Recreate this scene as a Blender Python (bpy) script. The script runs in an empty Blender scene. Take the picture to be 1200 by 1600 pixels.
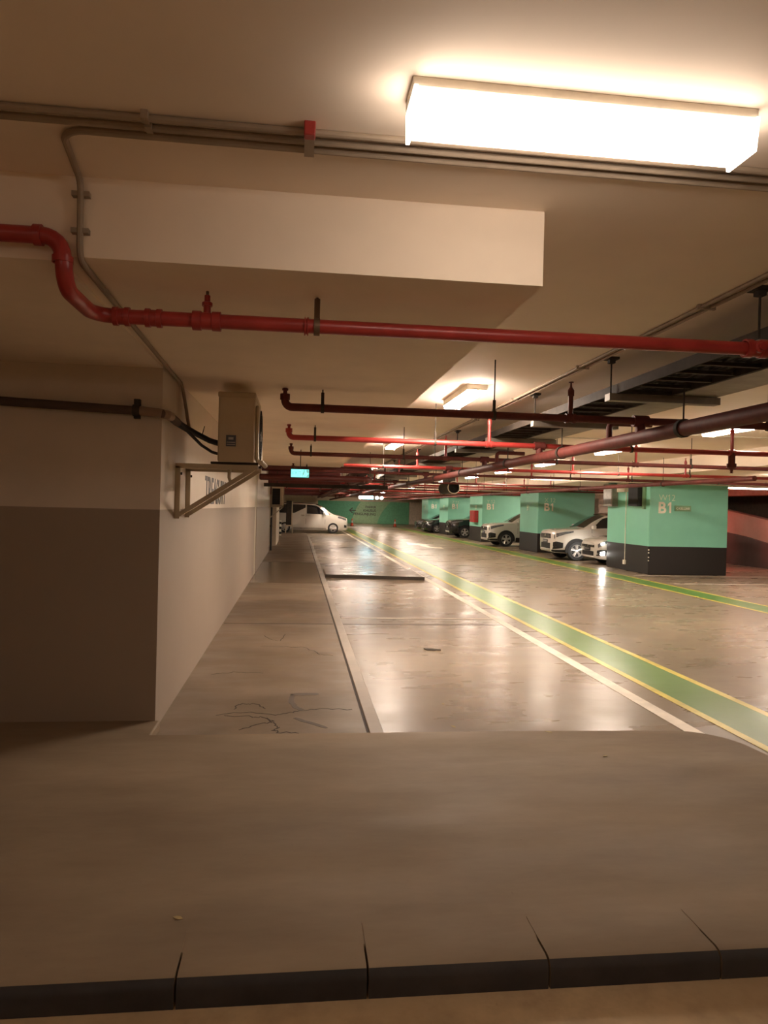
import bpy, bmesh, math, random
from mathutils import Vector, Matrix
random.seed(7)
S = bpy.context.scene
COL = S.collection

# ------------------------------------------------------------------ camera, world, exposure
H = 1.7
cam_d = bpy.data.cameras.new('camera'); cam = bpy.data.objects.new('camera', cam_d); COL.objects.link(cam)
_yaw, _pitch, _roll, _f = 0.118674, -0.0058, 0.024926, 1131.33      # focal length in pixels of the 1200x1600 frame
_fw = Vector((math.sin(_yaw)*math.cos(_pitch), math.cos(_yaw)*math.cos(_pitch), math.sin(_pitch)))
_r0 = Vector((math.cos(_yaw), -math.sin(_yaw), 0)); _u0 = _r0.cross(_fw)
_r = math.cos(_roll)*_r0 + math.sin(_roll)*_u0; _u = -math.sin(_roll)*_r0 + math.cos(_roll)*_u0
cam.matrix_world = Matrix(((_r.x, _u.x, -_fw.x, 0), (_r.y, _u.y, -_fw.y, 0), (_r.z, _u.z, -_fw.z, H), (0, 0, 0, 1)))
cam_d.sensor_fit = 'VERTICAL'; cam_d.sensor_height = 32.0; cam_d.lens = _f*32.0/1600.0
cam_d.clip_start = 0.05; cam_d.clip_end = 300
S.camera = cam
S.cycles.max_bounces = 14; S.cycles.diffuse_bounces = 9; S.cycles.glossy_bounces = 5; S.cycles.sample_clamp_indirect = 6.0
W = bpy.data.worlds.new('world'); S.world = W; W.use_nodes = True
W.node_tree.nodes['Background'].inputs[0].default_value = (1.0, 0.72, 0.50, 1)
W.node_tree.nodes['Background'].inputs[1].default_value = 0.02
S.view_settings.view_transform = 'Standard'; S.view_settings.look = 'None'
S.view_settings.exposure = 2.15; S.view_settings.gamma = 1.0; S.view_settings.use_curve_mapping = False
LAMP_COLOR = (1.0, 0.82, 0.67)
NEAR_LAMP = 2.3
FAR_LAMP = 36.0

# ------------------------------------------------------------------ materials
def _nt(name):
    m = bpy.data.materials.new(name); m.use_nodes = True
    nt = m.node_tree; b = nt.nodes['Principled BSDF']
    return m, nt, b
def _noise(nt, vec, scale, detail=4, rough=0.6):
    n = nt.nodes.new('ShaderNodeTexNoise'); n.inputs['Scale'].default_value = scale
    n.inputs['Detail'].default_value = detail; n.inputs['Roughness'].default_value = rough
    nt.links.new(vec, n.inputs['Vector']); return n.outputs[0]
def _ramp(nt, fac, a, b):
    r = nt.nodes.new('ShaderNodeMapRange'); r.inputs[1].default_value = a; r.inputs[2].default_value = b
    nt.links.new(fac, r.inputs[0]); return r.outputs[0]
def _mix(nt, fac, a, b):
    m = nt.nodes.new('ShaderNodeMix'); m.data_type = 'RGBA'
    if isinstance(fac, (int, float)): m.inputs[0].default_value = fac
    else: nt.links.new(fac, m.inputs[0])
    for i, c in ((6, a), (7, b)):
        if isinstance(c, tuple): m.inputs[i].default_value = (*c[:3], 1)
        else: nt.links.new(c, m.inputs[i])
    return m.outputs[2]
def _pos(nt, sx=1, sy=1, sz=1):
    g = nt.nodes.new('ShaderNodeNewGeometry')
    if sx == sy == sz == 1: return g.outputs['Position']
    v = nt.nodes.new('ShaderNodeVectorMath'); v.operation = 'MULTIPLY'; v.inputs[1].default_value = (sx, sy, sz)
    nt.links.new(g.outputs['Position'], v.inputs[0]); return v.outputs[0]
def _math(nt, op, a, b=None):
    m = nt.nodes.new('ShaderNodeMath'); m.operation = op
    for i, x in enumerate((a, b)):
        if x is None: continue
        if isinstance(x, (int, float)): m.inputs[i].default_value = x
        else: nt.links.new(x, m.inputs[i])
    return m.outputs[0]
def _bump(nt, b, h, strength, dist=0.01):
    n = nt.nodes.new('ShaderNodeBump'); n.inputs['Strength'].default_value = strength; n.inputs['Distance'].default_value = dist
    nt.links.new(h, n.inputs['Height']); nt.links.new(n.outputs[0], b.inputs['Normal'])
def plain(name, c, rough=0.5, metal=0.0, var=0.12, scale=6.0, bump=0.0, spec=0.5, coat=0.0):
    m, nt, b = _nt(name); p = _pos(nt)
    n = _noise(nt, p, scale)
    d = tuple(x*(1-var) for x in c); l = tuple(min(1, x*(1+var)) for x in c)
    nt.links.new(_mix(nt, _ramp(nt, n, .3, .7), d, l), b.inputs['Base Color'])
    b.inputs['Roughness'].default_value = rough; b.inputs['Metallic'].default_value = metal
    b.inputs['Specular IOR Level'].default_value = spec; b.inputs['Coat Weight'].default_value = coat
    b.inputs['Coat Roughness'].default_value = 0.05
    if bump: _bump(nt, b, _noise(nt, p, scale*8, 3), bump, .004)
    return m
def emit(name, c, s):
    m, nt, b = _nt(name); b.inputs['Base Color'].default_value = (.8, .8, .8, 1)
    b.inputs['Emission Color'].default_value = (*c, 1); b.inputs['Emission Strength'].default_value = s
    return m
def banded(name, lo, hi, z, rough=.6, var=.06, bump=.15):          # two coats of paint that meet at height z
    m, nt, b = _nt(name); p = _pos(nt)
    sp = nt.nodes.new('ShaderNodeSeparateXYZ'); nt.links.new(p, sp.inputs[0])
    f = _math(nt, 'GREATER_THAN', sp.outputs[2], z)
    c = _mix(nt, f, lo, hi)
    n = _ramp(nt, _noise(nt, p, 1.6, 6), .3, .7)
    c2 = _mix(nt, _math(nt, 'MULTIPLY', n, var*2.5), c, (lo[0]*.7, lo[1]*.66, lo[2]*.6))
    nt.links.new(c2, b.inputs['Base Color']); b.inputs['Roughness'].default_value = rough
    _bump(nt, b, _noise(nt, p, 60, 3), bump, .003)
    return m
def concrete(name, dark, light, r0, r1, stretch=(1, 1, 1), stain=None, sc=1.0, spec=.5):
    m, nt, b = _nt(name); p = _pos(nt, *stretch)
    n1 = _ramp(nt, _noise(nt, p, .7*sc, 6, .62), .32, .68); n2 = _ramp(nt, _noise(nt, p, 4.5*sc, 6, .7), .3, .72)
    c = _mix(nt, n1, dark, light)
    c = _mix(nt, _math(nt, 'MULTIPLY', n2, .14), c, tuple(x*.62 for x in dark))
    n3 = _noise(nt, _pos(nt), 2.2*sc, 5, .65)
    if stain:
        c = _mix(nt, _math(nt, 'MULTIPLY', _ramp(nt, n3, .45, .8), .6), c, stain)
    sp = _ramp(nt, _noise(nt, _pos(nt), 38, 2), .70, .85)
    c = _mix(nt, _math(nt, 'MULTIPLY', sp, .3), c, tuple(x*.4 for x in dark))
    nt.links.new(c, b.inputs['Base Color'])
    rr = nt.nodes.new('ShaderNodeMapRange'); rr.inputs[1].default_value = .3; rr.inputs[2].default_value = .7
    rr.inputs[3].default_value = r0; rr.inputs[4].default_value = r1
    nt.links.new(_noise(nt, _pos(nt, .6, 1.6, 1), 1.5, 4, .55), rr.inputs[0]); nt.links.new(rr.outputs[0], b.inputs['Roughness'])
    b.inputs['Specular IOR Level'].default_value = spec
    _bump(nt, b, _noise(nt, _pos(nt), 9, 5, .6), .03, .004)
    return m
M = {}
M['ceil'] = plain('ceiling_paint', (.90, .79, .67), .75, var=.04, scale=1.3, bump=.1)
M['soffit'] = plain('soffit_paint', (.90, .78, .64), .75, var=.06, scale=1.3, bump=.1)
M['wall'] = banded('two_tone_wall_paint', (.335, .265, .205), (.68, .59, .49), 1.645)
M['wallplain'] = plain('beige_wall_paint', (.62, .52, .38), .7, var=.06)
M['bay'] = concrete('polished_floor_concrete', (.20, .15, .105), (.265, .205, .143), .235, .36, stain=(.165, .125, .086), spec=.22)
M['walk'] = concrete('walkway_concrete', (.15, .11, .072), (.265, .198, .135), .32, .55, stain=(.125, .09, .06))
M['strip'] = concrete('kerb_strip_concrete', (.30, .26, .22), (.44, .38, .31), .35, .6)
M['island'] = concrete('island_screed', (.225, .165, .105), (.36, .275, .185), .6, .8, stretch=(.8, 2.2, 1), spec=.3)
M['apron'] = concrete('near_road_concrete', (.46, .33, .19), (.66, .49, .29), .4, .6, stain=(.22, .14, .09), sc=2)
M['kerbface'] = concrete('worn_black_kerb_paint', (.02, .018, .019), (.06, .055, .055), .5, .7, sc=2.5)
M['gap'] = plain('dark_crack', (.045, .033, .024), .8)
M['seal'] = plain('crack_sealant', (.10, .075, .06), .6)
M['green'] = concrete('green_floor_paint', (.09, .21, .035), (.11, .24, .042), .28, .34, spec=.4)
M['yellow'] = plain('yellow_line_paint', (.62, .50, .06), .35, var=.2, scale=3)
M['white'] = plain('white_line_paint', (.78, .71, .60), .5, var=.2, scale=3)
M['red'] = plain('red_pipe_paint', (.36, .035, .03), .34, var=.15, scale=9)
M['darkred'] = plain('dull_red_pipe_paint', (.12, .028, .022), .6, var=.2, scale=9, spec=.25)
M['brass'] = plain('dusty_brass', (.16, .10, .06), .5, metal=.3)
M['maroon'] = plain('maroon_duct_paint', (.13, .025, .022), .5)
M['steel'] = plain('galvanised_steel', (.42, .40, .37), .42, metal=.7, var=.2)
M['darksteel'] = plain('dusty_dark_steel', (.050, .040, .032), .7, var=.3, spec=.25)
M['tray'] = plain('grey_tray_steel', (.27, .24, .20), .5, metal=.2, var=.2)
M['conduit'] = plain('painted_conduit', (.60, .54, .44), .5)
M['shadedconduit'] = plain('shaded_ceiling_conduit', (.34, .27, .20), .7)  # conduit colour darkened to paint in the shadow on the ceiling runs
M['cream'] = plain('cream_steel_enamel', (.55, .45, .31), .45, var=.05)
M['creamdark'] = plain('cream_bracket_paint', (.50, .42, .30), .5, var=.1)
M['black'] = plain('black_rubber', (.018, .017, .017), .6)
M['tyre'] = plain('tyre_rubber', (.02, .02, .02), .75)
M['plastic'] = plain('black_plastic', (.02, .019, .018), .6, spec=.25)
M['foam'] = plain('brown_pipe_insulation', (.10, .065, .05), .8, bump=.4)
M['label'] = plain('dark_label', (.05, .06, .09), .4)
M['column'] = banded('column_paint', (.016, .0135, .012), (.235, .62, .46), .80, rough=.5, var=.03, bump=.1)
M['lettering'] = plain('pale_lettering_paint', (.92, .86, .72), .5)
M['thinletter'] = plain('faded_lettering_paint', (.66, .80, .60), .5)
M['darkletter'] = plain('dark_wall_lettering', (.085, .075, .075), .5)
M['teal'] = plain('faded_teal_lettering', (.22, .25, .24), .5)
M['mural'] = plain('green_mural_paint', (.13, .46, .27), .5)
M['mural2'] = plain('pale_green_mural_paint', (.36, .58, .34), .5)
M['mural3'] = plain('mid_green_mural_paint', (.18, .52, .30), .5)
M['sign'] = plain('olive_sign_face', (.20, .36, .20), .5)
M['beigebox'] = plain('beige_box_plastic', (.60, .52, .38), .5)
M['carwhite'] = plain('white_car_paint', (.62, .58, .52), .25, var=.02, coat=1.0)
M['carblack'] = plain('black_car_paint', (.012, .012, .014), .2, var=.02, coat=1.0)
M['glass'] = plain('dark_tinted_glass', (.012, .014, .016), .06, spec=.9)
M['chrome'] = plain('chrome', (.75, .74, .72), .15, metal=1.0, var=.03)
M['alloy'] = plain('alloy_wheel', (.62, .60, .58), .3, metal=.8, var=.05)
M['lens'] = plain('headlight_lens', (.13, .13, .135), .08, var=.5, scale=20, spec=.9)
M['plate'] = plain('number_plate', (.03, .03, .033), .4)
M['beamlit'] = emit('lit_headlight', (1.0, .93, .85), 16)
M['tail'] = emit('lit_tail_lamp', (1.0, .03, .02), 45)
M['taildull'] = plain('red_tail_lens', (.30, .01, .01), .15)
M['lamp_near'] = emit('lit_diffuser_near', LAMP_COLOR, NEAR_LAMP)
M['lamp'] = emit('lit_diffuser', LAMP_COLOR, FAR_LAMP)
M['lamp_dim'] = emit('lit_diffuser_dim', LAMP_COLOR, 7.0)
M['lamp_fill'] = emit('fill_diffuser_behind', LAMP_COLOR, 5.5)  # glow of the added, unseen fill lamps
M['exit'] = emit('lit_exit_panel', (.004, .26, .26), .16)
M['exitwhite'] = emit('lit_exit_pictogram', (.10, .90, .80), .36)
M['exitbox'] = emit('lit_far_signbox', (.25, .80, 1.0), 9)
M['bulb'] = emit('lit_bulb', (1, .9, .8), 10)
M['redbox'] = plain('red_extinguisher_box', (.45, .03, .03), .4)
M['cone'] = plain('orange_cone_plastic', (.75, .09, .03), .5)
M['conewhite'] = plain('cone_reflective_band', (.75, .72, .66), .4)
M['leaf'] = plain('dry_leaf', (.42, .32, .14), .7)
M['ramp'] = plain('ramp_wall_render', (.36, .27, .22), .7, var=.2, scale=.8)
M['rampdark'] = plain('dark_ramp_plinth', (.07, .06, .055), .7, var=.3, scale=.8)
M['spandrel'] = plain('brown_spandrel', (.38, .29, .22), .75, var=.15)
M['door'] = plain('cream_door', (.80, .68, .54), .5)

# ------------------------------------------------------------------ mesh building
class MB:
    def __init__(s): s.v = []; s.f = []; s.mi = []
    def add(s, vs, fs, mi=0):
        o = len(s.v); s.v += [tuple(v) for v in vs]; s.f += [tuple(i+o for i in f) for f in fs]; s.mi += [mi]*len(fs); return s
    def box(s, x0, x1, y0, y1, z0, z1, mi=0, mis=None):
        vs = [(x, y, z) for z in (z0, z1) for y in (y0, y1) for x in (x0, x1)]
        fs = [(0, 2, 3, 1), (4, 5, 7, 6), (0, 1, 5, 4), (2, 6, 7, 3), (0, 4, 6, 2), (1, 3, 7, 5)]
        o = len(s.v); s.v += vs; s.f += [tuple(i+o for i in f) for f in fs]; s.mi += (mis or [mi]*6); return s
    def bar(s, a, b, w, h):                          # square bar between two points
        a, b = Vector(a), Vector(b); d = (b-a).normalized()
        up = Vector((0, 0, 1)) if abs(d.z) < .95 else Vector((0, 1, 0))
        r = d.cross(up).normalized(); u = r.cross(d)
        vs = [p+r*sx*w/2+u*sz*h/2 for p in (a, b) for sx, sz in ((-1, -1), (1, -1), (1, 1), (-1, 1))]
        return s.add(vs, [(3, 2, 1, 0), (4, 5, 6, 7), (0, 1, 5, 4), (1, 2, 6, 5), (2, 3, 7, 6), (3, 0, 4, 7)])
    def tube(s, pts, r, n=12, caps=True):
        pts = [Vector(p) for p in pts]; rs = r if isinstance(r, list) else [r]*len(pts)
        d0 = (pts[1]-pts[0]).normalized()
        ref = Vector((0, 0, 1)) if abs(d0.z) < .9 else Vector((1, 0, 0))
        u = d0.cross(ref).normalized(); vs = []; k = len(pts)
        for i, p in enumerate(pts):
            d = ((pts[min(i+1, k-1)]-p).normalized() + (p-pts[max(i-1, 0)]).normalized())
            d = d.normalized() if d.length > 1e-6 else d0
            u = (u - d*u.dot(d)).normalized(); w = d.cross(u)
            vs += [p+(u*math.cos(2*math.pi*j/n)+w*math.sin(2*math.pi*j/n))*rs[i] for j in range(n)]
        fs = [(i*n+j, i*n+(j+1) % n, (i+1)*n+(j+1) % n, (i+1)*n+j) for i in range(k-1) for j in range(n)]
        if caps: fs += [tuple(range(n-1, -1, -1)), tuple(range((k-1)*n, k*n))]
        return s.add(vs, fs)
    def lathe(s, c, axis, prof, n=24):               # prof: (radius, offset along axis)
        c = Vector(c); a = Vector(axis).normalized()
        ref = Vector((0, 0, 1)) if abs(a.z) < .9 else Vector((1, 0, 0))
        u = a.cross(ref).normalized(); w = a.cross(u); vs = []
        for r, o in prof:
            vs += [c+a*o+(u*math.cos(2*math.pi*j/n)+w*math.sin(2*math.pi*j/n))*max(r, 1e-4) for j in range(n)]
        k = len(prof)
        fs = [(i*n+j, i*n+(j+1) % n, (i+1)*n+(j+1) % n, (i+1)*n+j) for i in range(k-1) for j in range(n)]
        return s.add(vs, fs)
    def prism(s, poly, axis, a, b):                  # polygon extruded along one world axis
        n = len(poly)
        def at(p, t): return {'x': (t, p[0], p[1]), 'y': (p[0], t, p[1]), 'z': (p[0], p[1], t)}[axis]
        vs = [at(p, a) for p in poly]+[at(p, b) for p in poly]
        return s.add(vs, [tuple(range(n-1, -1, -1)), tuple(range(n, 2*n))]+[(i, (i+1) % n, n+(i+1) % n, n+i) for i in range(n)])
    def ribbon(s, pts, w, z0, z1):                   # flat strip on the ground along a polyline
        P = [Vector((p[0], p[1])) for p in pts]; L = []; R = []; k = len(P)
        for i, p in enumerate(P):
            d = (P[min(i+1, k-1)]-P[max(i-1, 0)]).normalized(); nrm = Vector((-d.y, d.x))
            ww = w*(1.0 if 0 < i < k-1 else .6)
            L.append(p+nrm*ww/2); R.append(p-nrm*ww/2)
        vs = [(q.x, q.y, z) for z in (z0, z1) for q in L+R]
        o = 2*k; fs = []
        for i in range(k-1):
            fs += [(o+i, o+k+i, o+k+i+1, o+i+1), (i, i+1, o+i+1, o+i), (k+i+1, k+i, o+k+i, o+k+i+1)]
        fs += [(k, 0, o, o+k), (k-1, 2*k-1, o+2*k-1, o+k-1)]
        return s.add(vs, fs)
ORG = {}
def link(name, mb, mat, parent=None, smooth=30, bevel=0.0, local=False, seg=2):
    me = bpy.data.meshes.new(name)
    o = bpy.data.objects.new(name, me); COL.objects.link(o)
    off = Vector((0, 0, 0))
    if parent is not None:
        o.parent = parent
        if not local: off = ORG[parent.name]
    me.from_pydata([(v[0]-off.x, v[1]-off.y, v[2]-off.z) for v in mb.v], [], mb.f)
    for m in (mat if isinstance(mat, (list, tuple)) else [mat]): me.materials.append(m)
    bm = bmesh.new(); bm.from_mesh(me)
    for f, i in zip(bm.faces, mb.mi): f.material_index = i
    bmesh.ops.recalc_face_normals(bm, faces=bm.faces)
    bm.to_mesh(me); bm.free()
    if smooth:
        me.polygons.foreach_set('use_smooth', [True]*len(me.polygons)); me.set_sharp_from_angle(angle=math.radians(smooth))
    if bevel:
        b = o.modifiers.new('bevel', 'BEVEL'); b.width = bevel; b.segments = seg; b.limit_method = 'ANGLE'; b.angle_limit = math.radians(50)
    ORG[o.name] = off if parent is not None else Vector((0, 0, 0))
    return o
def tag(o, label=None, cat=None, group=None, kind=None):
    if label: o['label'] = label
    if cat: o['category'] = cat
    if group: o['group'] = group
    if kind: o['kind'] = kind
    return o
def thing(name, loc, label, cat, group=None, rz=0.0):
    o = bpy.data.objects.new(name, None); COL.objects.link(o); o.empty_display_size = .1
    o.location = loc; o.rotation_euler[2] = rz; ORG[o.name] = Vector(loc)
    return tag(o, label, cat, group)
def struct(name, mb, mat, label=None, cat=None, **k):
    return tag(link(name, mb, mat, **k), label, cat, kind='structure')
def text(name, body, mat, parent, size, origin, right, up, align='LEFT', thick=.004, bold=0.0, sx=1.0):
    c = bpy.data.curves.new('t', 'FONT'); c.body = body; c.size = size; c.align_x = align; c.extrude = thick; c.offset = bold
    t = bpy.data.objects.new('t', c); COL.objects.link(t)
    dg = bpy.context.evaluated_depsgraph_get(); me0 = t.evaluated_get(dg).to_mesh()
    r, u = Vector(right), Vector(up); n = r.cross(u); mb = MB(); og = Vector(origin)
    mb.add([og+r*v.co.x*sx+u*v.co.y+n*v.co.z for v in me0.vertices], [tuple(p.vertices) for p in me0.polygons])
    t.evaluated_get(dg).to_mesh_clear(); bpy.data.objects.remove(t); bpy.data.curves.remove(c)
    return link(name, mb, mat, parent, smooth=0)
def letters(name, body, mat, parent, size, origin, right, up, thick=.004, bold=0.0):
    # like text(), with the figure 1 drawn with its flag
    r, u = Vector(right), Vector(up); n = r.cross(u); og = Vector(origin); mb = MB(); x = 0
    for ch in body:
        if ch == ' ': x += size*.25; continue
        if ch == '1':
            h = size*.70; w = size*.085+bold*1.6; cx_ = x+size*.20
            q = [(cx_-w/2, 0), (cx_+w/2, 0), (cx_+w/2, h), (cx_-w*.35, h), (cx_-size*.17, h*.80), (cx_-size*.17, h*.80-w*1.1), (cx_-w/2, h*.80)]
            vs = [og+r*a+u*b+n*t for t in (-thick, thick) for a, b in q]; k = len(q)
            mb.add(vs, [tuple(range(k-1, -1, -1)), tuple(range(k, 2*k))]+[(i, (i+1) % k, k+(i+1) % k, k+i) for i in range(k)]); x += size*.42
            continue
        c = bpy.data.curves.new('t', 'FONT'); c.body = ch; c.size = size; c.extrude = thick; c.offset = bold
        t = bpy.data.objects.new('t', c); COL.objects.link(t)
        dg = bpy.context.evaluated_depsgraph_get(); me0 = t.evaluated_get(dg).to_mesh()
        mb.add([og+r*(v.co.x+x)+u*v.co.y+n*v.co.z for v in me0.vertices], [tuple(p.vertices) for p in me0.polygons])
        x += max(v.co.x for v in me0.vertices)+size*.07
        t.evaluated_get(dg).to_mesh_clear(); bpy.data.objects.remove(t); bpy.data.curves.remove(c)
    return link(name, mb, mat, parent, smooth=0)
def arc(c, a, b, r, a0, a1, n=6):                    # quarter bends: centre, two axes, radius, angles in degrees
    c, a, b = Vector(c), Vector(a), Vector(b)
    return [c+a*r*math.cos(math.radians(a0+(a1-a0)*i/n))+b*r*math.sin(math.radians(a0+(a1-a0)*i/n)) for i in range(n+1)]

# ------------------------------------------------------------------ setting: floor
ZC, ZS = 3.03, 2.70            # upper ceiling, lower soffit
floor = struct('floor', MB().box(-7, 27, -5, 80, -.2, 0), M['bay'], 'polished grey-brown concrete floor of the car park', 'floor', smooth=0)
link('near_road_surface', MB().box(-7, 3.3, -5, 2.62, 0, .003), M['apron'], floor, smooth=0)
walk = link('walkway', MB().box(-1.0, .55, 5.0, 45, 0, .03), M['walk'], floor, smooth=0)
link('kerb_strip', MB().box(.565, .675, 5.0, 40, 0, .04), M['strip'], floor, bevel=.008)
link('expansion_joint', MB().box(.548, .567, 5.0, 40, 0, .0315), M['gap'], floor, smooth=0)
link('wet_patch', MB().box(-.98, .54, 15.7, 21.5, .0302, .0308), plain('damp_concrete', (.17, .125, .085), .22, var=.25, scale=1.5), floor, smooth=0)
CR = [[(-.471, 5.997), (-.455, 6.108), (-.397, 6.155), (-.285, 6.127), (-.224, 5.989)],
      [(-.601, 5.819), (-.379, 5.902), (-.143, 5.812), (-.038, 5.846), (.047, 5.927), (.222, 5.961), (.485, 5.953)],
      [(-.385, 5.441), (-.236, 5.588), (-.137, 5.639), (-.203, 5.748), (-.307, 5.766), (-.538, 5.81)],
      [(-.203, 5.748), (-.134, 5.55), (-.102, 5.469), (-.14, 5.419), (-.109, 5.367), (.047, 5.335)],
      [(-.388, 8.652), (-.14, 8.61), (.113, 8.576), (.233, 8.341), (.288, 8.161), (.435, 8.089)],
      [(-.389, 9.36), (-.277, 9.047), (-.178, 8.995), (-.12, 9.463)],
      [(-.8, 7.2), (-.55, 7.32), (-.3, 7.25)]]
def jag(pts, n=5, a=.012):
    out = []
    for p, q in zip(pts, pts[1:]):
        for i in range(n):
            t = i/n; out.append((p[0]+(q[0]-p[0])*t+random.uniform(-a, a), p[1]+(q[1]-p[1])*t+random.uniform(-a, a)*2))
    return out+[pts[-1]]
for c in CR: link('crack', MB().ribbon(jag(c), .011, .029, .0312), M['gap'], walk, smooth=0)
for c, w in (([(-.018, 6.431), (.08, 6.44), (.225, 6.453)], .075), ([(-.008, 6.45), (-.015, 6.187), (.025, 6.022), (.08, 5.926)], .045),
             ([(.016, 5.719), (.149, 5.574), (.256, 5.456)], .04)):
    link('sealant_patch', MB().ribbon(jag(c, 4, .004), w, .029, .0316), M['seal'], walk, smooth=0)
link('slab_joint', MB().box(-.98, .54, 10.27, 10.31, .029, .0312), M['gap'], walk, smooth=0)
# painted markings
def mark(name, x0, x1, y0, y1, m, z=.002, h=.002): return link(name, MB().box(x0, x1, y0, y1, z, z+h), M[m], floor, smooth=0)
mark('white_line', 3.06, 3.19, 2.7, 62, 'white')
mark('green_lane', 3.50, 4.02, 1.5, 66, 'green', .0005)
mark('yellow_line', 3.42, 3.50, 1.5, 66, 'yellow'); mark('yellow_line', 4.02, 4.10, 1.5, 66, 'yellow')
mark('green_lane', 8.36, 8.92, 6, 60, 'green', .0005)
mark('yellow_line', 8.28, 8.36, 6, 60, 'yellow'); mark('yellow_line', 8.92, 8.99, 6, 60, 'yellow')
mark('bay_line', .7, 3.06, 11.02, 11.09, 'white', .001)
mark('bay_line', 9.3, 16, 19.05, 19.13, 'white', .001); mark('bay_line', 9.3, 16, 16.9, 16.97, 'white', .001)
mark('bay_line', 9.3, 15, 33.0, 33.1, 'white', .001); mark('bay_line', 9.3, 15, 25.9, 26.0, 'white', .001)
link('road_arrow', MB().prism([(5.45, 36.0), (5.15, 33.4), (5.62, 33.4), (5.72, 31.4), (6.3, 30.6), (6.38, 31.6), (6.02, 32.0), (5.95, 33.4), (6.35, 33.4)], 'z', .001, .004), M['white'], floor, smooth=0)
link('road_arrow', MB().prism([(3.9, 62.2), (3.9, 60), (5.0, 60), (5.0, 62.2)], 'z', .001, .004), M['white'], floor, smooth=0)
link('floor_joint', MB().box(.68, 3.06, 10.45, 10.49, .0002, .0012), M['gap'], floor, smooth=0)
# raised concrete pad across the bays
pad = struct('slab', MB().prism([(.70, 17.3), (3.02, 16.95), (3.06, 19.3), (.70, 19.0)], 'z', 0, .075), M['bay'],
             'low raised concrete pad across the parking bay beside the walkway', 'concrete pad', bevel=.015)
link('shaded_edge', MB().prism([(.69, 17.285), (3.03, 16.935), (3.03, 16.97), (.69, 17.32)], 'z', 0, .079), M['gap'], pad, smooth=0)  # dark strip paints the shade on the pad's front face
# island with kerb blocks
isl_poly = [(-6.9, 2.62), (3.2, 2.62), (3.2, 4.35)]+[tuple(p[:2]) for p in arc((2.75, 4.66, 0), (1, 0, 0), (0, 1, 0), .43, 0, 90, 8)]+[(1.6, 5.12), (-.965, 5.12), (-.965, 5.46), (-6.9, 5.46)]
isl = struct('kerb', MB().prism(isl_poly, 'z', 0, .1), M['island'], 'dark raised concrete island across the foreground with a black kerb', 'traffic island', bevel=.012)
xk = -3.62
while xk < 3.1:
    mb = MB(); x0, x1 = xk+.004, min(xk+.646, 3.2)
    pr = [(2.475, -.01), (2.472, .065), (2.478, .085), (2.492, .099), (2.515, .104), (2.76, .102), (2.76, -.01)]
    n = len(pr); vs = [(x0, *p) for p in pr]+[(x1, *p) for p in pr]
    mb.add(vs, [tuple(range(n-1, -1, -1)), tuple(range(n, 2*n))])
    mb.add(vs, [(i, i+1, n+i+1, n+i) for i in range(3)], 1); mb.add(vs, [(i, (i+1) % n, n+(i+1) % n, n+i) for i in range(3, n)], 0)
    link('kerb_block', mb, [M['island'], M['kerbface']], isl, smooth=50)
    xk += .65

# ------------------------------------------------------------------ setting: ceiling and walls
struct('ceiling', MB().box(-7, 27, -5, 80, ZC, ZC+.3), M['ceil'], 'cream painted concrete ceiling slab', 'ceiling', smooth=0)
struct('ceiling_slab', MB().box(-7, -1.0, 3.115, 5.46, ZS-.02, ZC+.01), M['soffit'], 'lower ceiling drop above the left wall', 'ceiling drop', smooth=0)
struct('ceiling_slab', MB().box(-1.0, 1.055, 3.115, 18.5, ZS, ZC+.01), M['soffit'], 'wide flat ceiling drop above the walkway with a crisp lit edge', 'ceiling drop', smooth=0)
struct('ceiling_beam', MB().box(8.7, 27, 12.5, 80, 2.67, ZC+.01), M['soffit'], 'long ceiling drop above the green columns', 'ceiling drop', smooth=0)
wl = MB().box(-7, -1.0, 5.45, 17.3, 0, ZS+.02).box(-7, -1.03, 17.3, 18.1, 0, ZC).box(-7, -1.0, 18.1, 26.4, 0, ZC)
wall_left = struct('wall_left', wl, M['wall'], 'left wall, white above and grey-brown below, with a square corner', 'wall', smooth=0)
link('recess_shade', MB().box(-1.05, -1.012, 17.32, 18.08, 0, 2.6), M['creamdark'], wall_left, smooth=0)  # darker panel colours in the shade of the wall recess
text('wall_lettering', 'TREASURY', M['darkletter'], wall_left, .43, (-.999, 8.0, 1.70), (0, 1, 0), (0, 0, 1), thick=.003, bold=.006, sx=1.08)
struct('wall_left', MB().box(-1.3, -.86, 30.2, 34.5, 0, 1.6).box(-1.3, -.98, 34.5, 36, 0, 1.55), M['wallplain'], 'low pale wall pier past the end of the left wall', 'wall pier', bevel=.01)
struct('wall_left', MB().box(-7.2, -6.9, -5, 80, 0, ZC+.2), M['wallplain'], 'far left boundary wall behind the parking bays', 'wall', smooth=0)
struct('wall_back', MB().box(-7, 1.6, 58, 58.3, 0, ZC), M['wallplain'], 'beige wall behind the white van', 'wall', smooth=0)
struct('wall_front', MB().box(-7, 27, -5.3, -5, 0, ZC+.2), M['wallplain'], 'wall behind the camera', 'wall', smooth=0)
struct('wall_right', MB().box(26.8, 27.1, -5, 80, 0, ZC+.2), M['wallplain'], 'far right boundary wall', 'wall', smooth=0)
wf = struct('wall_far', MB().box(1.6, 27, 74.6, 75, 0, ZC+.2), M['wallplain'], 'green mural wall closing the aisle at the far end', 'wall', smooth=0)
link('mural', MB().box(1.9, 11.5, 74.55, 74.59, .02, 2.30), M['mural'], wf, smooth=0)
def curveband(xs0, xs1, m, y):
    n = 10; L = [(xs0(t/n), .03+2.26*t/n) for t in range(n+1)]; R = [(xs1(t/n), .03+2.26*t/n) for t in range(n, -1, -1)]
    link('mural_band', MB().prism(L+R, 'y', y, 74.55), m, wf, smooth=0)
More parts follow.
